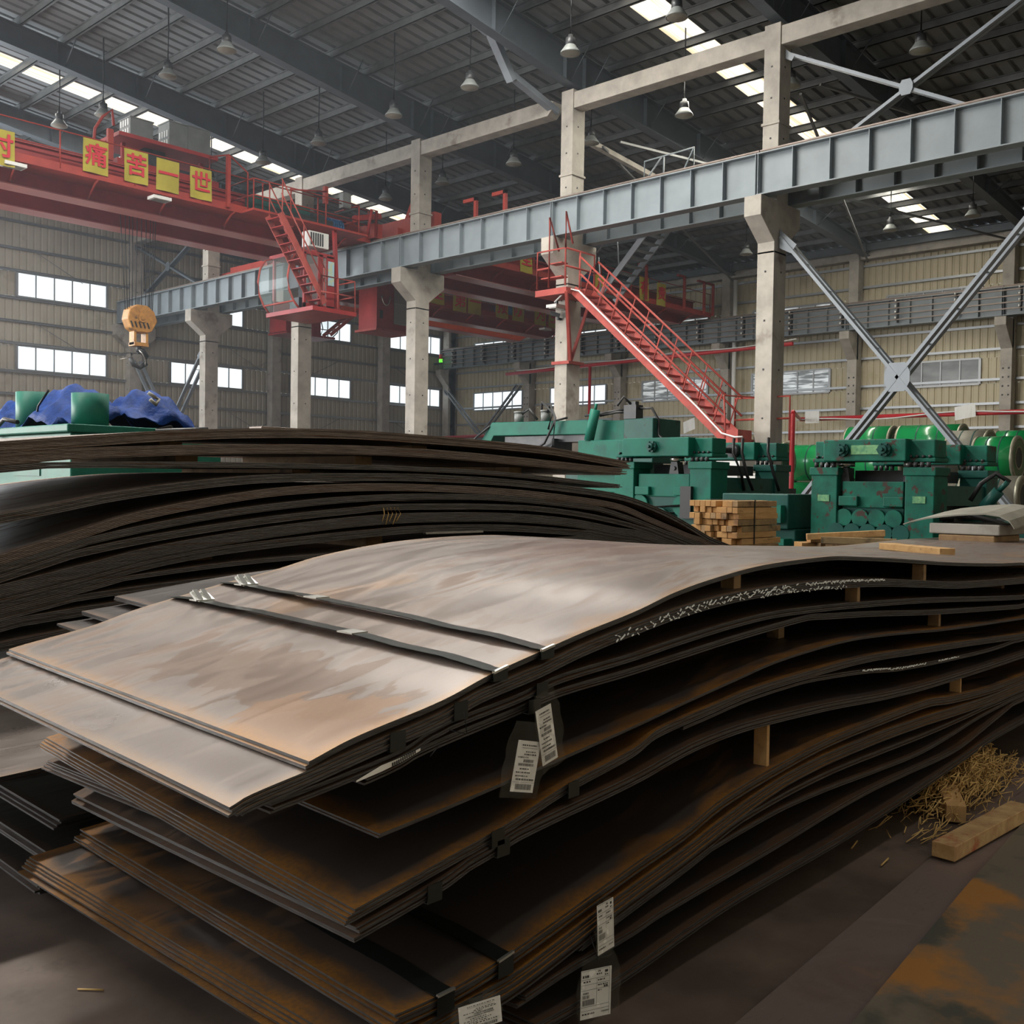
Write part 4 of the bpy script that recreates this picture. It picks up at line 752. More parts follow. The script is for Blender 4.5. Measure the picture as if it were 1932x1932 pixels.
for y in (12.95, 12.3): MB().cyl((14.1, y, 1.15), (14.1, y, 1.33), 0.09, 12).cyl((14.1, y, 1.33), (14.1, y, 1.36), 0.1, 12).build('solenoid', 'ebox', gb)
mb = MB()
for pa in ([(14.1, 12.9, 1.3), (14.1, 12.7, 1.4), (14.1, 12.5, 1.2)], [(14.1, 12.4, 1.2), (14.0, 12.3, 1.5), (14.0, 12.05, 1.3), (13.95, 12.1, 1.0)], [(14.1, 12.3, 1.25), (14.0, 12.1, 1.45), (13.9, 11.9, 1.2), (13.85, 11.9, 0.7), (13.85, 12.2, 0.5)], [(14.0, 11.7, 1.2), (13.9, 11.9, 1.15), (13.85, 12.1, 0.75), (13.9, 12.6, 0.55)], [(13.9, 10.9, 1.2), (13.95, 10.6, 1.25), (14.0, 10.3, 1.25)], [(13.85, 10.5, 1.35), (13.9, 10.4, 1.5), (13.95, 10.3, 1.38)], [(14.0, 10.2, 1.3), (14.0, 9.9, 1.3), (14.05, 9.8, 1.1), (14.0, 9.75, 0.85), (13.9, 9.5, 0.7)], [(14.0, 13.6, 1.1), (13.9, 13.85, 0.9), (13.9, 14.1, 0.7)], [(14.0, 11.3, 1.22), (14.0, 10.4, 1.3)]): MB().tube(pa, 0.022, 6).build('hydraulic_hose', 'black', gb)
# green machine with tarpaulins at the far left
lm = thing('shear_machine', 'pale green machine with two upright cylinders behind the rear plate stack', 'machine', (4.9, 10.8, -1.5))
MB().box((4.45, 10.0, -1.5), (6.1, 12.6, 0.45)).box((4.4, 9.96, 0.45), (6.15, 12.65, 0.53)).build('body', 'green_light', lm, 0.015)
MB().cyl((4.78, 10.3, 0.5), (4.78, 10.3, 0.86), 0.18, 20).build('upright_cylinder', 'green_light', lm)
MB().cyl((4.75, 11.55, 0.5), (4.75, 11.55, 0.93), 0.2, 20).build('upright_cylinder', 'green_light', lm)
MB().prism([(4.44, y, z) for y, z in ((11.35, 0.02), (11.2, 0.15), (11.0, 0.27), (10.98, 0.27), (10.85, 0.15), (10.7, 0.1), (10.7, 0.02))], (0.02, 0, 0)).build('guard_plate', 'green', lm)
MB().cyl((4.95, 9.93, 0.33), (4.95, 10.0, 0.33), 0.09, 14).build('port', 'green_dark', lm)
mb = MB().tube([(4.4, 11.8, 0.6), (4.38, 11.75, 0.4), (4.3, 11.9, 0.2), (4.2, 12.2, 0.0)], 0.03, 6).tube([(4.42, 11.2, 0.58), (4.4, 11.5, 0.62), (4.4, 11.8, 0.5)], 0.025, 6).tube([(5.5, 9.98, 0.55), (5.3, 9.96, 0.5), (5.9, 9.95, 0.55)], 0.025, 6).tube([(4.6, 11.2, 0.55), (4.55, 11.0, 0.75), (4.55, 10.75, 0.9)], 0.012, 5)
mb.build('hose', 'black', lm)
def tarp(label, cx, cy, rx, ry, h, seed, lean=0.0):
    rn = random.Random(seed); nx, ny = 18, 14; vs = []
    ph = [rn.random()*6 for _ in range(6)]
    for j in range(ny+1):
        for i in range(nx+1):
            u = i/nx*2-1; v = j/ny*2-1; r = min(1, math.hypot(u, v)/1.15)
            z = h*(1-r**1.7)+0.05*math.sin(4*u+ph[0]+2*v)*(r)+0.035*math.sin(9*u+5*v+ph[1])+0.025*math.sin(13*v-4*u+ph[2])
            vs.append((cx+rx*u, cy+ry*v, 0.53+max(0.0, z+lean*u*h)))
    fs = [(j*(nx+1)+i, j*(nx+1)+i+1, (j+1)*(nx+1)+i+1, (j+1)*(nx+1)+i) for j in range(ny) for i in range(nx)]
    o = MB().add(vs, fs, 0, True).build('tarpaulin', 'tarp'); tag(o, label, 'tarpaulin', 'blue tarpaulins')
    sd = o.modifiers.new('thickness', 'SOLIDIFY'); sd.thickness = 0.008; return o
tarp('crumpled blue tarpaulin between the two upright green cylinders', 4.95, 11.0, 0.46, 0.72, 0.44, 3)
tarp('blue tarpaulin with a knotted rope, draped right of the taller cylinder', 5.55, 10.55, 0.46, 0.5, 0.42, 8, -0.25)
tarp('blue tarpaulin edge at the picture border behind the green cylinder', 4.9, 12.2, 0.4, 0.4, 0.34, 5)
tag(MB().tube([(5.3, 10.1, 0.9), (5.36, 10.08, 0.86), (5.42, 10.1, 0.84), (5.36, 10.05, 0.78), (5.3, 10.06, 0.83)], 0.02, 6).build('rope_knot', 'kraft'), 'pale knot of rope lying on the blue tarpaulin', 'rope')
# gearbox with handwheel between the mills
gx = thing('gearbox', 'green gearbox with a spoked handwheel between the two mills', 'gearbox', (12.0, 6.6, -1.5))
MB().box((11.9, 6.2, -1.5), (12.8, 7.2, -0.5)).box((11.8, 6.25, -0.5), (12.8, 7.2, -0.06)).build('case', 'green_dark', gx, 0.015)
MB().box((11.7, 6.3, -0.42), (11.82, 6.75, -0.2)).box((11.7, 6.25, -0.7), (11.9, 6.95, -0.62)).build('cover', 'green', gx)
wh = MB().lathe((11.6, 7.05, -0.72), [(0.3, -0.015), (0.32, 0), (0.3, 0.015), (0.285, 0), (0.3, -0.015)], 28, (1, 0, 0))
for k in range(5): wh.tube([(11.6, 7.05, -0.72), (11.6, 7.05+0.3*math.cos(k*1.257), -0.72+0.3*math.sin(k*1.257))], 0.014, 5)
wh.cyl((11.56, 7.05, -0.72), (11.9, 7.05, -0.72), 0.04, 10).build('handwheel', 'dark', gx)
# hydraulic unit to the right of the rusty mill
hu = thing('hydraulic_unit', 'dark hydraulic unit with tilted cylinder and hoses behind the bent sheet', 'hydraulic unit', (13.0, 3.8, -1.5))
MB().box((12.4, 3.55, -1.5), (13.6, 4.35, -0.35)).build('tank', 'green_dark', hu, 0.01)
MB().cyl((12.4, 4.12, -0.18), (12.4, 3.95, 0.02), 0.065, 14).cyl((12.4, 3.95, 0.02), (12.4, 3.86, 0.12), 0.03, 10).build('cylinder', 'green_dark', hu)
MB().cyl((12.4, 3.5, -0.35), (12.4, 3.5, 0.02), 0.08, 14).box((12.3, 3.4, 0.0), (12.5, 3.6, 0.05)).build('cylinder', 'green_dark', hu)
mb = MB()
for pa in ([(12.3, 4.7, -0.4), (12.3, 4.4, -0.28), (12.3, 4.1, -0.3), (12.3, 3.9, -0.4)], [(12.25, 4.8, -0.45), (12.2, 4.5, -0.3), (12.2, 4.2, -0.25), (12.2, 3.8, -0.36)], [(12.5, 4.3, -0.1), (12.55, 4.2, 0.1), (12.6, 4.05, 0.22), (12.6, 3.9, 0.12)]): MB().tube(pa, 0.03, 6).build('hose', 'black', hu)
# wrapped coils
def coil(p, r, ln, label, body='coil', lie=(0, -1, 0)):
    x, y, z = p; a = Vector(lie).normalized(); t = thing('steel_coil', label, 'coil', (x, y, z-r), 'wrapped steel coils')
    e = Vector((x, y, z)); b = e-a*ln
    MB().cyl(tuple(b), tuple(e), r, 40).build('wrapping', body, t)
    for q in (e, b):
        s_ = 1 if q is e else -1
        MB().lathe(tuple(q), [(r+0.006, -0.05*s_), (r+0.012, -0.02*s_), (r+0.004, 0.012*s_), (r-0.07, 0.016*s_), (r-0.075, 0.004*s_)], 40, tuple(a)).build('edge_protector', 'coil_band', t)
        MB().lathe(tuple(q), [(r-0.07, 0.006*s_), (0.26, 0.008*s_)], 32, tuple(a)).build('side_cover', 'coil_face' if body == 'coil' else 'kraft', t)
        MB().lathe(tuple(q), [(0.29, 0.014*s_), (0.25, 0.016*s_), (0.245, -0.2*s_)], 28, tuple(a)).build('bore_ring', 'coil_band', t)
        MB().lathe(tuple(q), [(0.246, 0.01*s_), (0.0, 0.0)], 24, tuple(a)).build('bore', 'coil_bore', t)
    for f in (0.33, 0.66):
        c = e-a*ln*f; MB().lathe(tuple(c), [(r+0.003, -0.018), (r+0.006, 0), (r+0.003, 0.018)], 40, tuple(a)).build('band', 'green_dark', t)
    return t
for p, r, ln, lab, bd in (
    ((26.0, 12.0, 0.72), 0.5, 1.6, 'green coil left of the rusty mill in the upper layer', 'coil'),
    ((26.0, 12.0, -0.28), 0.5, 1.6, 'green coil beneath the upper one left of the rusty mill', 'coil'),
    ((26.0, 10.5, 0.72), 0.5, 1.35, 'green coil seen through the gap under the rusty crosshead', 'coil'),
    ((26.0, 10.5, -0.28), 0.5, 1.35, 'green coil under the one seen through the gap below the rusty crosshead', 'coil'),
    ((28.3, 9.25, -0.155), 0.63, 1.0, 'grey wrapped coil carrying the one at the end of the rusty mill', 'kraft'),
    ((26.6, 8.05, -0.24), 0.54, 0.95, 'green coil under the shiny rimmed one', 'coil'),
    ((30.2, 12.6, 1.42), 0.52, 1.4, 'half wrapped green coil in the top layer behind the cross brace foot', 'coil'),
    ((30.2, 10.6, 1.42), 0.52, 1.8, 'long green coil in the top layer behind the rusty mill', 'coil'),
    ((28.3, 9.25, 1.06), 0.58, 1.0, 'grey wrapped coil standing at the end of the rusty mill', 'kraft'),
    ((26.6, 8.05, 0.84), 0.54, 0.95, 'green coil with a shiny rim to the right of the cross brace', 'coil'),
    ((30.2, 8.8, 1.2), 0.52, 0.9, 'dark green coil cut by the right picture edge', 'coil'),
    ((23.0, 6.85, -0.08), 0.44, 1.2, 'grey wrapped coil low behind the bent sheet', 'kraft'),
    ((24.4, 13.0, 0.72), 0.5, 0.8, 'green coil between the clean mill and the red pipe', 'coil'),
    ((24.4, 13.0, -0.28), 0.5, 0.8, 'green coil under the one beside the red pipe', 'coil')):
    coil(p, r-0.006, ln, lab, bd)
tag(MB().box((22.6, 6.7, -1.5), (23.4, 8.2, -0.53)).build('coil_cradle', 'dark'), 'small dark cradle under the low grey coil', 'cradle')
mb = MB().box((23.8, 7.6, -1.5), (31.0, 14.1, -0.785)).box((29.9, 10.4, -0.79), (30.6, 13.9, 0.9)).box((29.9, 8.6, -0.79), (30.6, 9.8, 0.68))
tag(mb.build('coil_cradle', 'dark'), 'low dark cradle carrying the wrapped coils', 'cradle')
for x, y, z in ((29.4, 11.9, 0.88), (29.4, 9.9, 0.88), (27.2, 8.4, 0.46), (26.6, 7.1, 0.29), (29.5, 6.7, 0.66), (26, 8.6, 0.2)):
    pass
# white crates behind the clean mill
for q, (x, y, z, lab) in enumerate(((18.0, 11.0, 0.16, 'small white crate seen under the crosshead, lower left'), (18.0, 10.95, 0.455, 'small white crate seen under the crosshead, stacked on another'), (18.0, 10.2, 0.16, 'white crate with red print beside the mill screw'), (18.0, 12.9, 0.16, 'white crate seen through the middle of the clean mill'))):
    tag(MB().box((x, y-0.35, z-0.14), (x+0.6, y+0.35, z+0.14)).box((x-0.01, y-0.36, z+0.1), (x+0.61, y+0.36, z+0.14)).build('crate', 'white', None, 0.01), lab, 'crate', 'white crates')
tag(MB().box((17.8, 9.8, -1.5), (18.8, 13.4, 0.015)).build('bench', 'dark'), 'dark bench under the white crates behind the mill', 'bench')
# ------------------------------------------------------------------ timber
def block(name, x0, y0, z0, lx, ly, lz, label, cat, grp, m=('wood', 'wood_end'), rot=0.0, tilt=0.0):
    mb = MB(); mb.box((-0, -ly/2, 0), (lx, ly/2, lz)); 
    mb.m = [0, 0, 0, 1, 0, 1]
    ca, sa = math.cos(rot), math.sin(rot); ct, s_t = math.cos(tilt), math.sin(tilt)
    mb.v = [(x0+(a*ct-c*s_t)*ca-b*sa, y0+(a*ct-c*s_t)*sa+b*ca, z0+a*s_t+c*ct) for a, b, c in mb.v]
    return tag(mb.build(name, list(m), None, 0.003), label, cat, grp)
ts = 0.0655; proto = []
for mt in (('wood', 'wood_end'), ('bark', 'wood_end'), ('wood_old', 'wood_old')):
    proto.append(mt)
rows = ['bottom', 'second', 'third', 'fourth', 'fifth', 'sixth', 'top']
made = {}
def timber(kind, x, y, z, lab, grp):
    if kind not in made:
        o = block('timber_baulk', x, y, z, 0.82, ts-0.004, ts-0.004, lab, 'timber', grp, proto[kind]); made[kind] = o; o['base'] = 0; del o['base']; made[kind, 'off'] = o.location-Vector((x, y, z))
    else:
        o = made[kind].copy(); COL.objects.link(o); o.location = made[kind, 'off']+Vector((x, y, z)); o['label'] = lab; o['group'] = grp
    return o
for r in range(7):
    for c in range(9):
        kind = 1 if (c == 0 and r in (2, 3)) or random.random() < 0.12 else (2 if random.random() < 0.25 else 0)
        x = 9.42+random.choice((0, 0, 0.03, 0.07, 0.12))*random.random()*1.4; y = 5.56+0.033+c*ts
        timber(kind, x, y, -0.585+r*ts+random.uniform(-0.003, 0.003), 'sawn timber in the strapped pile, %s layer, %s from the mill side gap' % (rows[r], NTH[c]), 'timbers of the strapped pile')
for r in range(5):
    for c in range(9):
        kind = 1 if random.random() < 0.3 else 2
        timber(kind, 9.45+0.08*random.random(), 5.56+0.033+c*ts, -0.985+r*ts, 'sawn timber in the lower pile, %s layer, %s across' % (rows[r], NTH[c]), 'timbers of the lower pile')
for y in (5.58, 5.86, 6.1): block('dunnage_board', 9.4, y, -0.65, 0.85, 0.09, 0.06, 'flat board between the two timber piles, at %s' % {5.58: 'the open side', 5.86: 'the middle', 6.1: 'the stack side'}[y], 'board', 'boards between the timber piles', ('wood_old', 'wood_end'))
tag(MB().box((9.35, 5.5, -1.5), (10.35, 6.2, -1.42)).box((9.35, 5.5, -1.42), (9.5, 6.2, -0.99)).box((10.2, 5.5, -1.42), (10.35, 6.2, -0.99)).build('pallet', 'wood_old'), 'wooden trestle pallet under the timber piles', 'pallet')
tag(MB().box((9.75, 5.553, -0.6), (9.768, 5.557, -0.118)).box((9.75, 5.553, -0.122), (9.768, 6.16, -0.118)).build('timber_strap', 'black'), 'black strap around the upper timber pile', 'strap')
lt = [(9.6, 4.95, -0.6, 0.9, -0.5), (9.65, 4.88, -0.53, 0.85, -0.55), (9.7, 4.8, -0.60, 0.8, -0.45), (9.72, 5.05, -0.6, 0.8, -0.4), (9.6, 4.72, -0.53, 0.7, -1.2), (9.62, 4.68, -0.6, 0.75, -1.2)]
for q, (x, y, z, l, ro) in enumerate(lt):
    block('timber_baulk', x, y, z, l, 0.075, 0.066, 'loose timber in the untidy heap before the rusty mill, %s laid' % NTH[q], 'timber', 'loose timbers before the rusty mill', proto[q % 3], ro)
block('timber_baulk', 9.55, 4.85, -0.50, 0.75, 0.07, 0.06, 'pale timber slanting on top of the loose heap', 'timber', 'loose timbers before the rusty mill', proto[0], -0.95, 0.07)
tag(MB().box((9.3, 4.1, -1.5), (10.6, 5.35, -0.61)).build('timber_skid', 'dark'), 'dark skid carrying the loose timbers', 'skid')
# bent sheet on two beams
bs = thing('bent_sheet', 'curved grey steel sheet bent over a pale beam beside the rusty mill', 'sheet', (9.3, 3.2, -0.4))
pr = [(3.66, -0.285), (3.6, -0.262), (3.45, -0.225), (3.2, -0.19), (2.98, -0.175), (2.86, -0.19), (2.78, -0.23), (2.74, -0.29)]
MB().prism([(9.0, y, z) for y, z in pr]+[(9.0, y, z-0.012) for y, z in pr[::-1]], (0.8, 0, 0.075)).build('sheet', 'kraft', bs)
tag(MB().box((9.02, 2.86, -0.36), (9.68, 3.44, -0.27)).build('spacer_beam', 'concrete', None, 0.01), 'pale beam lying under the curved grey sheet', 'beam')
tag(MB().box((9.02, 2.9, -0.46), (9.68, 3.36, -0.365)).box((9.1, 2.95, -1.5), (9.6, 3.3, -0.46)).build('trestle', 'wood_old', None, 0.01), 'weathered trestle under the pale beam', 'trestle')
# ------------------------------------------------------------------ stacks of plate
def curve(pts, x):
    if x <= pts[0][0]: a, b = pts[0], pts[1]; return a[1]+(x-a[0])*(b[1]-a[1])/(b[0]-a[0])*0.6
    n = len(pts)
    for i in range(n-1):
        if x <= pts[i+1][0]:
            x0, z0 = pts[i]; x1, z1 = pts[i+1]; h = x1-x0; t = (x-x0)/h
            m0 = (z1-pts[i-1][1])/(x1-pts[i-1][0]) if i > 0 else (z1-z0)/h
            m1 = (pts[i+2][1]-z0)/(pts[i+2][0]-x0) if i+2 < n else (z1-z0)/h
            t2, t3 = t*t, t*t*t
            return (2*t3-3*t2+1)*z0+(t3-2*t2+t)*h*m0+(-2*t3+3*t2)*z1+(t3-t2)*h*m1
    return pts[-1][1]
def smooth(pts, it=2):
    for _ in range(it): pts = [pts[0]]+[(p[0], 0.25*a[1]+0.5*p[1]+0.25*b[1]) for a, p, b in zip(pts, pts[1:], pts[2:])]+[pts[-1]]
    return pts
GRID = [-1.2+0.06*i for i in range(35)]+[0.9+0.02*i for i in range(85)]+[2.6+0.06*i for i in range(140)]
def fade(x, x0): return max(0.0, 1-(x-x0)/1.6)**1.5
def plate_mesh(name, xs, f, dz0, y0, wd, th, shear, tilt, mats, xf):
    """one bent plate: f(x) is the height of its top; the far edge is set back by shear (x) and, near the front end, lifted by tilt (z)"""
    mb = MB(); n = len(xs)
    def P_(i, v, dz):
        x = xs[i]+shear*v; return (x, y0+wd*v, f(x)+dz0+tilt*v*fade(xs[i], xf)+dz)
    F = (0.0, 0.25, 0.5, 0.75, 1.0)
    for dz, flip, mi in ((0, False, 0), (-th, True, 0)):
        vs = [P_(i, v, dz) for i in range(n) for v in F]; uv = [(xs[i]-xs[0], wd*v) for i in range(n) for v in F]
        fs = [(i*5+j, (i+1)*5+j, (i+1)*5+j+1, i*5+j+1) for i in range(n-1) for j in range(4)]
        if flip: fs = [q[::-1] for q in fs]
        mb.add(vs, fs, mi, True, uv)
    for v, fl in ((0.0, False), (1.0, True)):
        vs = [P_(i, v, dz) for i in range(n) for dz in (0, -th)]; fs = [(i*2+1, (i+1)*2+1, (i+1)*2, i*2) for i in range(n-1)]
        mb.add(vs, [q[::-1] if fl else q for q in fs], 1, True)
    for i, fl in ((0, True), (n-1, False)):
        vs = [P_(i, v, dz) for v in F for dz in (0, -th)]; fs = [(2*j+1, 2*j+3, 2*j+2, 2*j) for j in range(4)]; mb.add(vs, [q[::-1] if fl else q for q in fs], 1)
    return mb.build(name, mats, None, 0, (xs[0], y0, f(xs[0])+dz0-th))
def pack(key, xs, f, y0, wd, n, pitch, th, shear, tilt, mats, desc, grp, fan=(0.0, 0.0), jit=0.012):
    out = []; rn = random.Random(key)
    for k in range(n):
        xo = fan[0]*k+rn.uniform(-jit, jit)*(k > 0); yo = fan[1]*k+rn.uniform(-0.006, 0.006)*(k > 0)
        st = xs[1]-xs[0]; px = [xs[0]+xo]+[x for x in GRID if xs[0]+xo+0.002 < x < xs[-1]+xo-0.002]+[xs[-1]+xo]
        o = plate_mesh('steel_plate', px, f, -pitch*k, y0+yo, wd, th, shear, tilt, mats, xs[0])
        out.append(tag(o, '%s plate of %s' % (ORD[k], desc), 'steel plate', grp))
    return out
def interp(GX, zz):
    import bisect
    def f(x):
        i = min(len(GX)-2, max(0, bisect.bisect_right(GX, x)-1)); t = min(1.0, max(0.0, (x-GX[i])/(GX[i+1]-GX[i]))); return zz[i]+(zz[i+1]-zz[i])*t
    return f
def grid(a, b, st): n = max(2, round((b-a)/st)); return [a+(b-a)*i/n for i in range(n+1)]
YN, WD, XE = 1.74, 1.80, 10.3
NEAR = {'A0': [(1.271, -0.576), (1.386, -0.5553), (1.645, -0.4983), (1.813, -0.4596), (1.982, -0.4233), (2.151, -0.4015), (2.401, -0.3528), (2.603, -0.3098), (2.856, -0.2772), (3.141, -0.2513), (3.612, -0.242), (3.824, -0.2514), (4.26, -0.2775), (4.825, -0.3249), (5.443, -0.3619), (5.89, -0.3698)],
 'A': [(1.088, -0.6325), (1.127, -0.6212), (1.259, -0.599), (1.435, -0.5694), (1.646, -0.5294), (1.771, -0.4995), (1.983, -0.4629), (2.163, -0.4284), (2.402, -0.3894), (2.648, -0.3578), (2.919, -0.3362), (3.284, -0.3289), (3.617, -0.334), (4.064, -0.353), (4.476, -0.3828), (4.96, -0.4217), (5.897, -0.4523)],
 'B': [(1.188, -0.6435), (1.373, -0.6241), (1.544, -0.5957), (1.646, -0.5692), (1.923, -0.5175), (2.079, -0.5009), (2.405, -0.4733), (2.663, -0.4543), (2.952, -0.4266), (3.217, -0.4153), (3.622, -0.4252), (4.07, -0.4456), (4.484, -0.4616), (4.903, -0.4834), (5.381, -0.5188), (5.906, -0.5464)],
 'C': [(1.436, -0.6393), (1.647, -0.6003), (1.922, -0.5564), (2.088, -0.5386), (2.406, -0.5207), (2.664, -0.5031), (2.955, -0.4828), (3.29, -0.459), (3.517, -0.4523), (3.623, -0.455), (4.072, -0.4836), (4.599, -0.5274), (5.24, -0.5609), (5.91, -0.5979)],
 'D': [(1.463, -0.7717), (1.65, -0.7564), (1.839, -0.7415), (2.106, -0.715), (2.411, -0.6803), (2.67, -0.6516), (2.96, -0.6177), (3.225, -0.5881), (3.629, -0.5696), (3.889, -0.5699), (4.279, -0.5877), (4.847, -0.6236), (5.917, -0.6667)],
 'E': [(1.395, -0.9202), (1.652, -0.8692), (1.869, -0.8592), (2.095, -0.7907), (2.413, -0.7372), (2.523, -0.7202), (2.841, -0.6762), (3.091, -0.6615), (3.634, -0.6545), (3.986, -0.645), (4.498, -0.6776), (5.252, -0.7166), (5.924, -0.7529)],
 'F': [(2.687, -0.7178), (2.999, -0.6849), (3.363, -0.6849), (3.635, -0.6885), (3.99, -0.7156), (4.339, -0.7421), (5.077, -0.7864), (5.553, -0.7881), (5.926, -0.7759)],
 'G': [(1.399, -0.9608), (1.653, -0.9158), (1.825, -0.8949), (2.415, -0.8067), (2.674, -0.7853), (2.882, -0.776), (3.095, -0.761), (3.641, -0.7949), (4.092, -0.8267), (4.509, -0.8426), (4.991, -0.8468), (5.408, -0.8527), (5.933, -0.8537)],
 'H': [(1.513, -1.1944), (1.658, -1.204), (1.828, -1.1877), (2.009, -1.1576), (2.211, -1.1215), (2.424, -1.0845), (2.684, -1.045), (2.897, -1.0002), (3.312, -0.9358), (3.648, -0.9279), (4.197, -0.9164), (4.626, -0.9181), (4.869, -0.9342), (5.419, -0.99), (5.944, -0.9769)],
 'I': [(1.43, -1.2521), (1.659, -1.2447), (1.889, -1.2349), (2.035, -1.2259), (2.301, -1.1666), (2.7, -1.0984), (3.014, -1.0393), (3.315, -0.9917), (3.65, -0.9825), (4.101, -0.9808), (4.518, -0.9821), (5.003, -1.009), (5.421, -1.0197), (5.947, -1.0129)],
 'J': [(1.776, -1.2459), (2.072, -1.1885), (2.426, -1.1422), (2.687, -1.1263), (2.918, -1.0966), (3.246, -1.0674), (3.653, -1.0432), (4.106, -1.0591), (4.524, -1.067), (5.007, -1.0624), (5.424, -1.0616), (5.95, -1.039)],
 'K': [(2.184, -1.2132), (2.427, -1.1828), (2.702, -1.1534), (3.044, -1.1189), (3.32, -1.1094), (3.657, -1.1082), (4.11, -1.1305), (4.529, -1.1474), (4.883, -1.1272), (5.281, -1.0893), (5.953, -1.0739)],
 'L': [(1.952, -1.3069), (2.121, -1.2906), (2.43, -1.2737), (2.555, -1.2688), (2.923, -1.2451), (3.326, -1.2314), (3.662, -1.2058), (4.017, -1.19), (4.418, -1.194), (4.803, -1.2066), (5.044, -1.2), (5.371, -1.1693), (5.953, -1.0797)],
 'M': [(1.993, -1.3958), (2.162, -1.4011), (2.433, -1.39), (2.705, -1.3545), (2.989, -1.3369), (3.668, -1.3304), (4.121, -1.3185), (4.641, -1.2771), (5.09, -1.2488), (5.437, -1.2202), (5.965, -1.2108)]}
# order from the top; (key, plates, pitch, thickness, shear, tilt, near-edge setback, material, words, fan)
SPEC = [('A0', 2, .0082, .0072, .10, -.02, 0, 'steel_top', 'the strapped top pair on the near stack', (0.004, 0)),
 ('A', 5, .0066, .0048, .10, -.02, .004, 'steel_plain', 'the near pack with white paint writing, right under the top pair', (0.004, 0)),
 ('B', 4, .0064, .0046, .06, -.03, .012, 'steel_dark', 'the near pack with the hanging label sleeves', (0, 0)),
 ('C', 4, .0064, .0046, .06, -.03, .02, 'steel_dark', 'the near pack pressed up against the label sleeve pack', (0, 0)),
 ('D', 2, .0064, .0047, .12, -.02, .0, 'steel_rusty', 'the set back near pair with a rusty corner', (0, 0)),
 ('E', 5, .0062, .0045, .10, .02, .0, 'steel_rusty', 'the near pack jutting out with a bright rust corner', (-.006, 0)),
 ('F', 3, .0064, .0047, .06, -.03, .02, 'steel_dark', 'the thin near pack with a chalk line on its edge', (0, 0)),
 ('G', 5, .0064, .0046, .19, -.165, .0, 'steel_dark', 'the near pack propped on wood chips over the rust rimmed pack', (0, 0)),
 ('H', 5, .0074, .0054, .10, -.03, .0, 'steel_rusty', 'the wide rust rimmed near pack with two dark straps', (-.004, 0)),
 ('I', 6, .0072, .0054, .01, -.03, .0, 'steel_rusty', 'the fanned out near pack under the strapped rusty one', (-.007, 0)),
 ('J', 3, .0068, .0049, .05, -.10, .0, 'steel_dark', 'the upper of the dark low near packs', (0, 0)),
 ('K', 3, .0068, .0049, .03, -.12, .0, 'steel_dark', 'the middle of the dark low near packs', (0, 0)),
 ('L', 4, .0068, .0049, .0, -.13, .0, 'steel_dark', 'the near pack second from the floor', (-.01, 0)),
 ('M', 5, .0068, .0049, .0, -.03, .0, 'steel_dark', 'the lowest near pack just above the floor', (-.008, 0))]
lowest = None; NP = {}
GX = [x for x in GRID if 0.95 < x < XE+0.1]
for key, n, pitch, th, shear, tilt, back, mt, words_, fan in SPEC:
    pts = smooth(NEAR[key], 1); x0 = pts[0][0]; xl, zl = pts[-1]
    zz = []
    for x in GX:
        if x <= xl: z = curve(pts, x)
        else: z = zl+0.02*math.sin((x-xl)*1.1)*(1 if x-xl < 9 else 0)-0.012*min(3, x-xl)
        if key == 'A0' and x > xl: z = curve([(5.4, -.362), (5.89, -.372), (6.6, -.398), (7.4, -.425), (8.7, -.412), (XE, -.425)], x)
        zz.append(z)
    if key == 'L': zz = [max(z, -1.40) for z in zz]
    if lowest: zz = [min(z, lo) for z, lo in zip(zz, lowest)]
    if key == 'M': zz = [max(z, -1.452) for z in zz]
    f = interp(GX, zz)
    xs = grid(x0, XE-0.15*len(NP) % 0.4, 0.05 if key == 'A0' else 0.08); zt = [f(x) for x in xs]
    NP[key] = (xs, zt, back, shear, tilt, n, pitch)
    pack(key, xs, f, YN+back, WD-back, n, pitch, th, shear, tilt, [mt, 'edge'], words_, 'plates of the near stack', fan)
    bot = [z-n*pitch-0.0008 for z in zz]
    lowest = [(b if x >= x0-0.1 else (lo if lowest else 9)) for x, b, lo in zip(GX, bot, lowest or [9]*len(GX))]
def nz(key, x):
    xs, zt = NP[key][0], NP[key][1]
    for i in range(len(xs)-1):
        if xs[i] <= x <= xs[i+1]: return zt[i]+(zt[i+1]-zt[i])*(x-xs[i])/(xs[i+1]-xs[i])
    return zt[0]
def zs(key, x, v): return nz(key, x)+NP[key][4]*v*fade(x, NP[key][0][0])
def nbot(key, x): return nz(key, x)-NP[key][5]*NP[key][6]
# Ep: short crossed pack seen only at the far front corner
xs = grid(1.50, 2.2, 0.06)
pack('Ep', xs, lambda x: nbot('E', x)-0.010, YN+0.85, WD-0.85, 4, .0062, .0045, .0, -.02, ['steel_dark', 'edge'], 'the crossed near pack wedged beneath the jutting one', 'plates of the near stack', (-.004, 0))
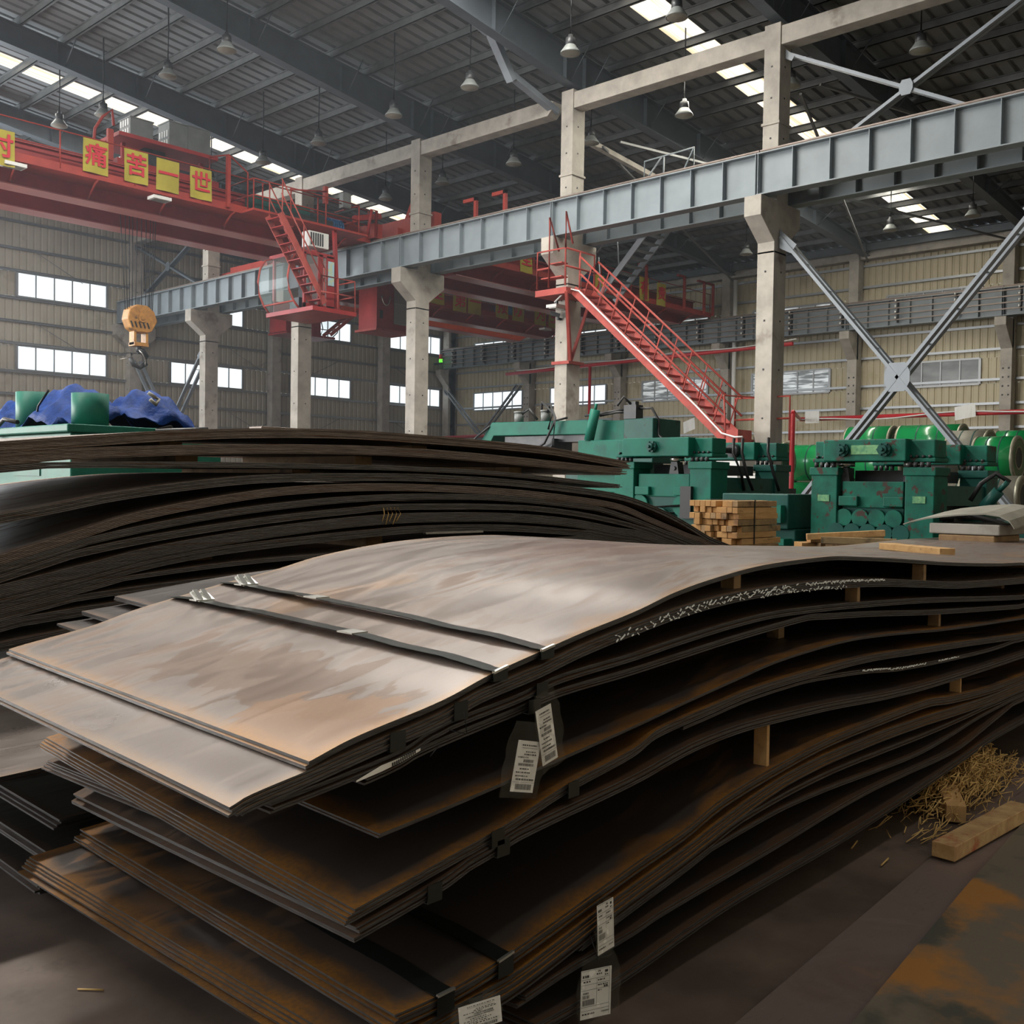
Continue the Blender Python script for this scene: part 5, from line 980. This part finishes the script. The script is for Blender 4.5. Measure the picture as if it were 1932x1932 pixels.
# dunnage between the near packs
def chip(x, up, lo, lab, w_=0.05, y=YN+0.01, dep=0.1):
    a, b = nbot(up, x), nz(lo, x)
    if a-b < 0.012: return
    tag(MB().box((x-w_/2, y, b), (x+w_/2, y+dep, a-0.001)).build('spacer_block', 'wood' if 'bright' in lab else 'wood_old'), lab, 'wood spacer', 'wood spacers in the near stack')
for p, up, lo, lab, w_, y in (((4.579, 1.760, -0.357), 'A0', 'A', 'tall dim wood spacer under the top pair near the picture edge', .03, 0.02), ((3.056, 1.800, -0.317), 'A0', 'A', 'flat dim wood spacer under the top pair above the white writing', .045, 0.06), ((3.910, 1.760, -0.402), 'A', 'B', 'dim wood spacer below the end of the white writing', .025, 0.02), ((4.876, 1.800, -0.588), 'C', 'D', 'small dim wood spacer deep under the pressed together packs', .025, 0.06), ((3.629, 1.940, -0.567), 'C', 'D', 'dim wood spacer above the set back pair', .045, 0.2), ((3.216, 1.760, -0.823), 'G', 'H', 'bright wood spacer standing on the rust rimmed pack', .018, 0.02), ((5.059, 1.760, -0.909), 'G', 'H', 'second thin bright spacer on the rust rimmed pack, farther along', .014, 0.02)):
    chip(p[0], up, lo, lab, w_, YN+y, 0.05)
for x, up, lo, lab in ((6.2, 'A', 'B', 'wood spacer beyond the curve under the painted pack'), (6.6, 'A0', 'A', 'wood spacer beyond the curve under the top pair'), (7.2, 'E', 'G', 'wood spacer beyond the curve under the jutting pack')): chip(x, up, lo, lab, 0.05, YN+0.2, 0.8)
# steel straps with seals
def strap(key, x, label, seal, wd=0.05, slant=0.0, down=None, top=True, zfar=0):
    xs, zt, back, sh, ti, n, pitch = NP[key]; t = thing('steel_strap', label, 'strap', (x, YN, nz(key, x)), 'steel straps on the near stack')
    th = 0.0012; lowz = nbot(down or key, x)-0.004; mb = MB(); N_ = 9
    if top:
        vs = []
        for d in (0.0025, 0.0005):
            for i in range(N_+1):
                f = i/N_; xc = x+slant*f
                bump = 0.012*math.sin(math.pi*f)+0.006*math.sin(5*math.pi*f)**2
                for s_ in (-1, 1): vs.append((xc+s_*wd/2+sh*f*0, YN+back-0.004+(WD-back)*f, zs(key, xc, f)+d+bump))
        k = 2*(N_+1); mb.add(vs, [(2*i, 2*i+1, 2*i+3, 2*i+2) for i in range(N_)]+[(k+2*i+2, k+2*i+3, k+2*i+1, k+2*i) for i in range(N_)], 0, True)
    mb.box((x-wd/2, YN+back-0.0125, lowz), (x+wd/2, YN+back-0.010, nz(key, x)+0.005)).box((x-wd/2, YN+back-0.012, lowz-0.002), (x+wd/2, YN+0.3, lowz))
    if top: mb.box((x-wd/2, YN+back-0.0125, nz(key, x)+0.003), (x+wd/2, YN+back+0.03, nz(key, x)+0.0045))
    mb.build('band', 'strap', t)
    if top: MB().bar((x-wd/2, YN+back-0.011, nz(key, x-wd/2)+0.006), (x+wd/2, YN+back-0.011, nz(key, x+wd/2)+0.006), 0.008, 0.006).build('bent_corner', 'strap_seal', t)['label'] = 'bright bend over the plate edge'
    for f in seal:
        xc = x+slant*f; zc = zs(key, xc, f)+0.012*math.sin(math.pi*f)+0.005
        y = YN+WD*f; sb = MB().box((xc-wd/2-0.004, y-0.035, zc), (xc+wd/2+0.004, y+0.035, zc+0.004))
        if f > 0.7:
            for q in range(6): sb.bar((xc-0.03+q*0.011, y-0.03, zc+0.004), (xc-0.026+q*0.01, y+0.02, zc+0.03+0.008*math.sin(q*2)), 0.018, 0.006)
        sb.build('seal', 'strap_seal', t)
    return t
strap('A0', 1.83, 'steel strap across the top pair, the one nearer the front end', (0.35, 0.88), slant=0.14)
strap('A0', 2.005, 'steel strap across the top pair, set farther from the front end', (0.62, 0.9), slant=0.17)
strap('H', 1.66, 'dark strap over the rust rimmed pack, the one nearer the front', (), 0.055, slant=0.1)
strap('H', 1.865, 'dark strap over the rust rimmed pack, the one farther back', (), 0.055, slant=0.1)
for key, x, lab in (('A', 1.505, 'short strap end gripping the painted pack below the label gap'), ('A', 1.70, 'short strap end on the painted pack near the hanging sleeves'), ('B', 2.0, 'short strap end on the label sleeve pack, right of the sleeves'), ('C', 1.98, 'short strap end on the pressed pack, right of the sleeves'), ('E', 1.83, 'strap end on the jutting pack below the sleeves'), ('E', 2.12, 'strap end on the jutting pack farther along'), ('G', 1.62, 'strap end on the propped pack, nearer the rust corner'), ('G', 1.85, 'strap end on the propped pack, farther along'), ('I', 1.52, 'strap end on the fanned pack, nearer the front'), ('I', 1.76, 'strap end on the fanned pack by the lower label')):
    strap(key, x, lab, (), 0.045, top=False)
# white paint pen writing along the painted pack
cw = MB(); rn = random.Random(4)
def chalk(key, x0, x1, dz0, dz1, dens, y):
    x = x0
    while x < x1:
        l = rn.uniform(0.005, 0.016); z = nz(key, x); zb = z-rn.uniform(dz0, dz1); tl = rn.uniform(-0.6, 0.9)
        cw.bar((x, y, zb), (x+l, y, min(z-0.001, zb+tl*0.012)), 0.002, rn.uniform(0.002, 0.0042)); x += l*rn.uniform(0.5, dens+0.3)
chalk('A', 2.30, 2.62, 0.006, 0.030, 2.2, YN-0.004); chalk('A', 2.62, 3.05, 0.004, 0.026, 0.9, YN-0.004); chalk('A', 3.05, 3.35, 0.004, 0.02, 1.2, YN-0.004); chalk('A', 3.42, 4.1, 0.002, 0.007, 0.9, YN-0.004); chalk('A', 3.1, 3.75, 0.024, 0.03, 2.4, YN-0.004)
tag(cw.build('painted_lettering', 'chalk'), 'handwritten white paint marks along the edge of the near pack', 'writing')
cw = MB(); chalk('F', 3.95, 4.6, 0.003, 0.006, 1.2, YN+0.014); chalk('F', 4.75, 5.0, 0.003, 0.006, 1.6, YN+0.014)
tag(cw.build('painted_lettering', 'chalk'), 'thin dashed white line along the edge of the thin pack', 'writing')
# board lying on the top pair
block('timber_board', 6.93, 2.78, nz('A0', 7.0)+0.002, 0.12, 0.62, 0.045, 'pale timber board lying on the top pair near the picture edge', 'timber', None, ('wood', 'wood'), -0.52)
# label sleeves
def sleeve(label, c, rt, up, wd, hg, pw, ph, poff, kind, hang=None):
    """plastic sleeve with a printed label; c centre, rt/up unit-ish directions"""
    r = Vector(rt).normalized(); u = Vector(up); u = (u-r*u.dot(r)).normalized(); nrm = r.cross(u); c = Vector(c)
    t = thing('label_sleeve', label, 'label', tuple(c-u*hg/2), 'label sleeves on the near stack'); rn = random.Random(label)
    nx, ny = 6, 8; vs = []
    for j in range(ny+1):
        for i in range(nx+1):
            a = (i/nx-0.5)*wd*(1.0 if j > 1 else 0.78+0.11*j); b = (0.5-j/ny)*hg; vs.append(c+r*a+u*b+nrm*(0.004+0.006*rn.uniform(-1, 1)+0.004*math.sin(i*1.7+j)))
    MB().add(vs, [(j*(nx+1)+i, (j+1)*(nx+1)+i, (j+1)*(nx+1)+i+1, j*(nx+1)+i+1) for j in range(ny) for i in range(nx)], 0, True).build('plastic_sleeve', 'film', t)
    pc = c+r*poff[0]+u*poff[1]; sh = [pc+r*a*pw/2+u*b*ph/2+nrm*d for d in (-0.0015, -0.0005) for a, b in ((-1, -1), (1, -1), (1, 1), (-1, 1))]
    MB().add(sh, [(3, 2, 1, 0), (4, 5, 6, 7), (0, 1, 5, 4), (1, 2, 6, 5), (2, 3, 7, 6), (3, 0, 4, 7)]).build('paper_label', 'paper', t)
    ink = MB()
    def q(x0_, y0_, x1_, y1_):
        p = [pc+r*a*pw/2+u*b*ph/2+nrm*0.0003 for a, b in ((x0_, y0_), (x1_, y0_), (x1_, y1_), (x0_, y1_))]; ink.add(p+[v+nrm*0.0002 for v in p], [(4, 5, 6, 7)])
    def words(y, x0_, x1_, h):
        x = x0_
        while x < x1_: l = rn.uniform(0.04, 0.13); q(x, y, min(x1_, x+l), y+h); x += l+rn.uniform(0.03, 0.07)
    def bars(x0_, x1_, y0_, y1_):
        x = x0_
        while x < x1_: l = rn.uniform(0.008, 0.03); q(x, y0_, x+l, y1_); x += l+rn.uniform(0.01, 0.03)
    if kind == 'tall':
        words(0.80, -0.6, 0.7, 0.05); q(-0.6, 0.71, 0.75, 0.725); words(0.55, -0.2, 0.7, 0.045); words(0.44, -0.3, 0.8, 0.055); words(0.33, -0.8, 0.1, 0.05)
        bars(-0.3, 0.6, 0.16, 0.28); bars(-0.7, 0.65, 0.02, 0.12); words(-0.12, -0.5, 0.3, 0.05); words(-0.26, -0.8, 0.5, 0.05); words(-0.40, -0.8, 0.3, 0.05); words(-0.54, -0.7, 0.85, 0.07); q(-0.95, -0.62, 0.95, -0.612); bars(-0.65, 0.75, -0.9, -0.68)
    else:
        for y in (0.97, 0.62, 0.40, 0.18, -0.5, -0.66): q(-0.98, y, 0.86, y+0.012)
        q(0.86, -0.95, 0.875, 0.98); q(0.02, -0.5, 0.035, 0.62)
        words(0.70, -0.9, -0.45, 0.1); words(0.50, -0.85, -0.4, 0.06); words(0.75, 0.0, 0.35, 0.06); words(0.86, 0.1, 0.3, 0.07); q(0.55, 0.8, 0.75, 0.9); words(0.68, 0.55, 0.8, 0.05)
        words(0.5, 0.1, 0.6, 0.06); words(0.3, 0.1, 0.75, 0.05); words(0.08, 0.1, 0.35, 0.05); words(0.2, 0.5, 0.75, 0.08)
        bars(-0.85, -0.5, 0.02, 0.1); bars(-0.9, -0.45, -0.16, -0.02); bars(-0.9, -0.1, -0.44, -0.2); words(-0.82, -0.9, -0.1, 0.06); bars(0.35, 0.84, -0.82, -0.76)
    ink.build('print', 'ink', t)
    if hang: MB().tube(hang, 0.0016, 5).build('tie', 'rope', t)
    return t
yl = YN-0.028
z1 = nz('C', 1.78)
a = (1.924, 1.715, -0.526); b = (2.018, 1.715, -0.715); cc = lerp(a, b, 0.5)
sleeve('upper of two plastic label sleeves hanging from the near stack, long and tilted', (cc[0]+0.02, yl, cc[2]), (1, 0, 0.22), (-0.28, 0, 1), 0.098, 0.205, 0.060, 0.148, (-0.006, -0.014), 'tall', [(1.66, YN-0.01, nz('B', 1.66)-0.01), (1.70, yl, nz('B', 1.70)-0.03), (1.69, yl, cc[2]+0.09)])
a = (1.902, 1.720, -0.601); b = (1.931, 1.720, -0.778); cc = lerp(a, b, 0.5)
sleeve('lower plastic label sleeve, hanging crooked beneath the long tilted one', (cc[0], YN-0.014, cc[2]), (1, -0.2, -0.22), (0.1, 0, 1), 0.125, 0.19, 0.072, 0.128, (0.010, -0.016), 'tall', [(1.60, YN-0.01, nz('C', 1.62)-0.02), (1.63, YN-0.012, cc[2]+0.09)])
a = (2.236, 1.700, -1.205); sleeve('creased paper label stuck below the rust rimmed pack by the strap', (a[0], 1.705, a[2]), (1, 0, 0.06), (0, 0, 1), 0.085, 0.165, 0.072, 0.14, (0.004, 0), 'form')
a = (2.204, 1.690, -1.367); sleeve('square printed form label in a sleeve on the lowest near packs', (a[0], 1.70, a[2]+0.005), (0.92, -0.38, 0.0), (-0.05, 0, 1), 0.13, 0.185, 0.094, 0.135, (-0.006, -0.012), 'form', [(a[0], YN-0.01, a[2]+0.14), (a[0], 1.70, a[2]+0.08)])
a = (1.704, 1.660, -1.242); sleeve('crumpled sleeve with a barcode at the bottom picture edge', (a[0], 1.67, a[2]), (0.9, -0.3, 0.05), (-0.2, 0.2, 1), 0.13, 0.09, 0.11, 0.06, (0.01, 0), 'tall')
# barcode slip on the side of the label sleeve pack
t = thing('barcode_slip', 'narrow white barcode slip stuck along the near pack edge', 'label', (1.47, YN, nz('B', 1.47)))
sl = MB(); xs_ = [1.40, 1.47, 1.53, 1.585]
p0 = [(x, YN+0.006, nz('B', x)-0.028) for x in xs_]; p1 = [(x, YN+0.006, nz('B', x)-0.010-0.004*i) for i, x in enumerate(xs_)]; p1[0] = (xs_[0], YN+0.006, p0[0][2]+0.004)
sl.add(p0+p1, [(i, i+1, 5+i, 4+i) for i in range(3)]).build('slip', 'paper', t)
bk = MB()
for k in range(12): x = 1.50+k*0.006; bk.box((x, YN+0.004, nz('B', x)-0.026), (x+0.003, YN+0.0055, nz('B', x)-0.018))
bk.build('barcode', 'ink', t)
# ------------------------------------------------------------------ rear stack
REAR = {'R1': [(1.971, 0.1729), (2.38, 0.2185), (2.845, 0.2684), (3.435, 0.3159), (4.043, 0.3405), (4.578, 0.3324), (5.342, 0.3187), (6.005, 0.3019), (6.496, 0.2627), (7.091, 0.2062)],
 'R2': [(1.971, 0.1286), (2.529, 0.1674), (3.187, 0.2071), (4.045, 0.2459), (4.761, 0.2403), (5.557, 0.2109), (6.246, 0.1839), (6.966, 0.1525)],
 'R3': [(1.971, 0.0699), (2.529, 0.0901), (3.188, 0.1091), (4.047, 0.1161), (4.763, 0.1181), (5.56, 0.0995), (6.249, 0.0576), (6.919, 0.0191)],
 'R4': [(1.971, -0.1779), (2.24, -0.1288), (2.53, -0.0757), (2.958, -0.0021), (3.438, 0.0433), (4.174, 0.0636), (4.764, 0.0713), (5.561, 0.0473), (6.251, 0.0035), (6.906, -0.0559), (7.336, -0.1317), (7.799, -0.2513), (8.307, -0.4498)],
 'R5': [(1.972, -0.3751), (2.336, -0.2571), (2.633, -0.193), (3.072, -0.094), (3.567, -0.0268), (4.175, 0.0028), (4.765, 0.0029), (5.563, -0.0257), (6.252, -0.0672), (6.909, -0.1397), (7.339, -0.2278), (7.967, -0.4169)],
 'R6': [(1.972, -0.4033), (2.336, -0.3137), (2.74, -0.2355), (3.191, -0.1691), (3.701, -0.1056), (4.176, -0.0818), (4.766, -0.0584), (5.785, -0.069), (6.507, -0.1387), (7.052, -0.225), (7.645, -0.3904)],
 'R7': [(1.972, -0.4469), (2.336, -0.3623), (2.74, -0.2956), (3.191, -0.2431), (3.702, -0.1826), (4.177, -0.1495), (4.411, -0.1332), (5.565, -0.1323), (6.255, -0.1755), (6.913, -0.2722), (7.491, -0.3869)],
 'R8': [(1.972, -0.5393), (2.337, -0.4758), (2.742, -0.4166), (3.192, -0.3715), (3.703, -0.3303), (4.18, -0.3054), (4.726, -0.2777), (5.568, -0.2731), (6.439, -0.3504)],
 'R9': [(1.972, -0.5881), (2.434, -0.529), (2.961, -0.4755), (3.443, -0.4576), (4.181, -0.4378)],
 'R10': [(1.972, -0.6293), (2.434, -0.5877), (2.962, -0.549), (3.506, -0.5262)],
 'R11': [(1.973, -0.691), (2.434, -0.6536), (2.962, -0.6137)]}
RSPEC = [('R1', 8, .0074, 'the highest rear pack', 1.25, 7.05), ('R2', 8, .0074, 'the second rear pack, browned and flat', 1.3, 6.97), ('R3', 4, .0085, 'the thin grey rear pack below the two brown ones', 1.2, 6.92), ('R4', 6, .0085, 'the rear pack whose sloping top faces the left', 0.95, 8.7), ('R5', 6, .0085, 'the orange edged rear pack under the sloping one', 1.0, 8.55), ('R6', 5, .0085, 'the first of the dark middle rear packs', 1.05, 8.4), ('R7', 5, .0085, 'the grey edged middle rear pack', 1.1, 8.3), ('R7b', 8, .0085, 'the dark rear pack just above the loose rod', 1.1, 7.9), ('R8', 6, .0085, 'the thick dark rear pack low down', 1.1, 7.6), ('R9', 3, .0085, 'the pale edged low rear pack', 1.15, 7.6), ('R10', 4, .0085, 'the low rear pack beneath the pale edged one', 1.2, 7.6), ('R11', 6, .0085, 'the rear pack third from the bottom', 1.2, 7.6), ('R12', 6, .0085, 'the rear pack second from the bottom', 1.25, 7.6), ('R13', 6, .0085, 'the rear pack at the very bottom', 1.25, 7.6)]
REAR['R12'] = [(1.97, -.80), (2.4, -.755), (3.0, -.715), (4.2, -.70)]; REAR['R13'] = [(1.97, -1.0), (2.4, -.96), (3.0, -.93), (4.2, -.92)]
REAR['R7b'] = [(1.97, -.52), (2.4, -.43), (2.74, -.365), (3.19, -.30), (3.7, -.245), (4.18, -.21), (4.73, -.19), (5.57, -.195), (6.3, -.25), (6.9, -.34)]
YR = 5.2; lowest = None; GX = [x for x in GRID if x < 9.05]
for key, n, pitch, words_, xa, xb in RSPEC:
    pts = smooth(REAR[key], 1); zz = []
    for x in GX:
        if x < pts[0][0]:
            sl_ = (pts[1][1]-pts[0][1])/(pts[1][0]-pts[0][0]); z = pts[0][1]-sl_*(pts[0][0]-x)*(0.85 if sl_ > 0.15 else 0.5)
        elif x > pts[-1][0]:
            sl_ = (pts[-1][1]-pts[-2][1])/(pts[-1][0]-pts[-2][0]); z = pts[-1][1]+sl_*(x-pts[-1][0])*0.7
        else: z = curve(pts, x)
        zz.append(max(z, -1.3))
    if lowest: zz = [min(z, lo) for z, lo in zip(zz, lowest)]
    xs = grid(xa, xb, 0.12); f = interp(GX, zz)
    zt = [f(x) for x in xs]
    pack(key, xs, f, YR, 1.9, n, pitch, pitch*0.72, 0.05, 0.0, ['steel_rear', 'edge_rear' if key in ('R1', 'R2', 'R5') else 'edge_mid'], words_, 'plates of the rear stack', jit=0.04)
    NP[key] = (xs, zt, 0, 0.05, 0, n, pitch)
    lowest = [z-n*pitch-0.001 for z in zz]
for up, lo, xs_ in (('R1', 'R2', (3.0, 4.9, 6.6)), ('R2', 'R3', (3.1, 4.4, 5.9)), ('R3', 'R4', (3.9, 5.0, 6.3)), ('R8', 'R9', (3.2, 4.5))):
    for q, x in enumerate(xs_):
        a, b = nbot(up, x), nz(lo, x)
        if a-b > 0.012: tag(MB().box((x-0.07, YR+0.25, b), (x+0.07, YR+1.6, a-0.001)).build('spacer_block', 'wood_old'), 'dark spacer between rear packs, %s from the front end under %s' % (NTH[q], {'R1': 'the highest pack', 'R2': 'the second pack', 'R3': 'the thin pack', 'R8': 'the thick pack'}[up]), 'wood spacer', 'spacers in the rear stack')
for q, x in enumerate((1.6, 4.2, 6.8)): tag(MB().box((x-0.1, YR+0.1, -1.5), (x+0.1, YR+1.8, nbot('R13', x))).build('bearer', 'wood_old'), 'heavy bearer under the rear stack, %s from the front end' % NTH[q], 'wood spacer', 'bearers under the rear stack')
tag(MB().box((4.7, YR-0.05, nbot('R8', 4.7)-0.005), (5.25, YR-0.02, nbot('R8', 4.7)+0.01)).build('loose_rod', 'chrome'), 'thin bright rod lying in a gap of the rear stack', 'rod')
mb = MB()
for k in range(5): mb.tube([(4.36+k*0.03, YR-0.01, -0.16), (4.36+k*0.035, YR-0.02, -0.2), (4.35+k*0.03, YR-0.012, -0.25-0.02*(k % 2))], 0.004, 4)
tag(mb.build('straw_tuft', 'straw'), 'few straws dangling from the rear stack', 'straw', None, 'stuff')
for x, y, z, lab in ((4.0, 5.9, 0.37, 'flat brown offcut lying on the highest rear pack'), (5.15, 5.7, 0.34, 'small dark offcut on the highest rear pack'), (5.95, 5.6, 0.31, 'small wood offcut on the highest rear pack near the press')):
    tag(MB().box((x-0.1, y, nz('R1', x)+0.002), (x+(0.4 if x < 4.5 else 0.1), y+0.15, nz('R1', x)+0.035)).build('offcut', 'edge_rear', None, 0.004), lab, 'offcut')
# ------------------------------------------------------------------ low stack between the two
def flat_pack(key, x0, x1, y0, wd, pts, n, pitch, mt, words_, fan=(0, 0)):
    xs = grid(x0, x1, 0.2); pack(key, xs, lambda x: curve(pts, x), y0, wd, n, pitch, pitch*0.86, 0.04, 0, [mt, 'edge'], words_, 'plates of the low middle stack', fan)
flat_pack('S1', -0.9, 7.0, 3.68, 1.42, [(-1, -1.06), (1.4, -1.03), (2.2, -0.99), (4, -0.93), (7, -0.95)], 3, .008, 'steel_plain', 'the pale low pack reaching beyond the left picture edge')
flat_pack('S2', 1.62, 7.0, 3.72, 1.38, [(1.6, -1.24), (4, -1.14), (7, -1.15)], 4, .0085, 'steel_dark', 'the dark low pack with its corner beside the fanned pack', (-.006, 0))
flat_pack('S3', 1.56, 7.0, 3.66, 1.42, [(1.5, -1.335), (4, -1.27), (7, -1.28)], 4, .0085, 'steel_dark', 'the dark low pack second from the floor beside the near stack')
flat_pack('S4', 1.50, 7.0, 3.62, 1.46, [(1.4, -1.42), (4, -1.40), (7, -1.4)], 4, .0085, 'steel_dark', 'the low pack lying lowest beside the near stack')
flat_pack('S5', 1.98, 7.0, 3.66, 0.46, [(1.9, -.50), (2.7, -.42), (4.0, -.36), (5.5, -.42), (7, -.6)], 2, .008, 'steel_dark', 'the raised dark pair peeping over the near stack')
flat_pack('S6', 1.84, 7.0, 3.66, 0.46, [(1.8, -.545), (2.7, -.47), (4.0, -.41), (5.5, -.47), (7, -.65)], 2, .008, 'steel_dark', 'the stepped dark pair below the raised one')
flat_pack('S7', 1.74, 7.0, 3.66, 0.46, [(1.7, -.585), (2.7, -.52), (4.0, -.46), (5.5, -.52), (7, -.7)], 2, .008, 'steel_dark', 'the stepped dark pair set farthest forward')
for q, x in enumerate((2.6, 4.6, 6.4)): tag(MB().box((x-0.06, 3.7, -0.93+(0.0 if x > 4 else -0.035)), (x+0.06, 4.05, curve([(1.7, -.585), (2.7, -.52), (4.0, -.46), (5.5, -.52), (7, -.7)], x)-0.02)).build('spacer_block', 'wood_old'), 'spacer inside the low middle stack, %s from the front end' % NTH[q], 'wood spacer', 'spacers in the low middle stack')
for q, x in enumerate((0.2, 2.9)): tag(MB().box((x-0.06, 3.8, -1.5), (x+0.06, 5.0, -1.062 if x < 1 else -1.46)).build('bearer', 'wood_old'), 'bearer under the low middle stack, %s from the front end' % NTH[q], 'wood spacer', 'bearers under the low middle stack')
# ------------------------------------------------------------------ things on the floor
def floor_plate(pts, z0, z1, mt, lab):
    mb = MB(); n = len(pts); uv = [(p[0]-pts[0][0], p[1]+0.4) for p in pts]
    mb.add([(x, y, z1) for x, y in pts], [tuple(range(n))], 0, False, [(p[0]*0.9-2.0, 0.9+p[1]*0.3) for p in pts]); mb.add([(x, y, z0) for x, y in pts]+[(x, y, z1) for x, y in pts], [(i, (i+1) % n, n+(i+1) % n, n+i) for i in range(n)], 1)
    return tag(mb.build('floor_plate', [mt, 'edge']), lab, 'steel plate', 'plates on the floor')
floor_plate([(1.2, -0.6), (9.5, -0.4), (9.5, 2.0), (6.05, 1.74), (4.3, 1.58), (2.45, 1.46), (1.25, 1.38)], -1.4995, -1.492, 'floor_mauve', 'mauve brown plate lying on the floor along the near stack')
floor_plate([(1.3, -0.9), (9.5, -0.9), (9.5, 1.72), (5.1, 1.45), (3.98, 1.35), (2.72, 1.22), (1.35, 1.1)], -1.4915, -1.480, 'floor_rust', 'rusty plate lying on the mauve floor plate in the corner')
block('timber_block', 4.22, 1.52, -1.479, 0.82, 0.095, 0.062, 'weathered split timber lying on the floor plates', 'timber', None, ('wood_split_lit', 'wood'), -0.06)
BP = (4.762, 1.663, -1.490); o = block('timber_block', BP[0], BP[1], -1.49, 0.26, 0.085, 0.08, 'short square timber block leaning by the straw heap', 'timber', None, ('wood', 'wood'), 0.5, 0.1)
SP = (5.260, 1.793, -1.490); sw = MB(); rn = random.Random(11)
for k in range(1150):
    u = rn.gauss(0, 0.32); v = rn.gauss(0, 0.075); hgt = max(0.0, 0.24*(1-(u/0.75)**2)*(1-abs(v)/0.28))*rn.random()
    c = Vector((SP[0]+u, SP[1]+v+0.05*u, -1.487+hgt)); a = rn.gauss(0.1, 0.7); e = rn.gauss(0.05, 0.3); l = rn.uniform(0.05, 0.19)
    d = Vector((math.cos(a)*math.cos(e), math.sin(a)*math.cos(e)*0.5, math.sin(e)))*l/2
    bnd = Vector((rn.gauss(0, .012), rn.gauss(0, .008), rn.gauss(0, .012)))
    p, q = c-d, c+d; p.z = max(p.z, -1.488); q.z = max(q.z, -1.488)
    sw.tube([p, c+bnd+Vector((0, 0, 0.006)), q], rn.uniform(0.0012, 0.0032), 4)
tag(sw.build('straw_heap', 'straw'), 'loose heap of straw on the floor beside the near stack', 'straw', None, 'stuff')
for x, y, a, l, lab in ((4.1, 1.85, 0.2, 0.10, 'single straw on the floor before the heap'), (4.0, 1.68, 0.1, 0.09, 'second single straw nearer the split timber'), (1.75, 3.1, -0.6, 0.11, 'short straw on the floor at the left')):
    tag(MB().tube([(x, y, -1.489), (x+l*math.cos(a), y+l*math.sin(a), -1.486)], 0.004, 4).build('straw', 'straw'), lab, 'straw')
a = (1.370, 2.912, -1.494); tag(MB().tube([(a[0]-0.03, a[1]+0.04, -1.496), (a[0]+0.02, a[1]-0.02, -1.495)], 0.003, 4).build('straw', 'straw'), 'lone straw on the bare floor left of the near stack', 'straw')
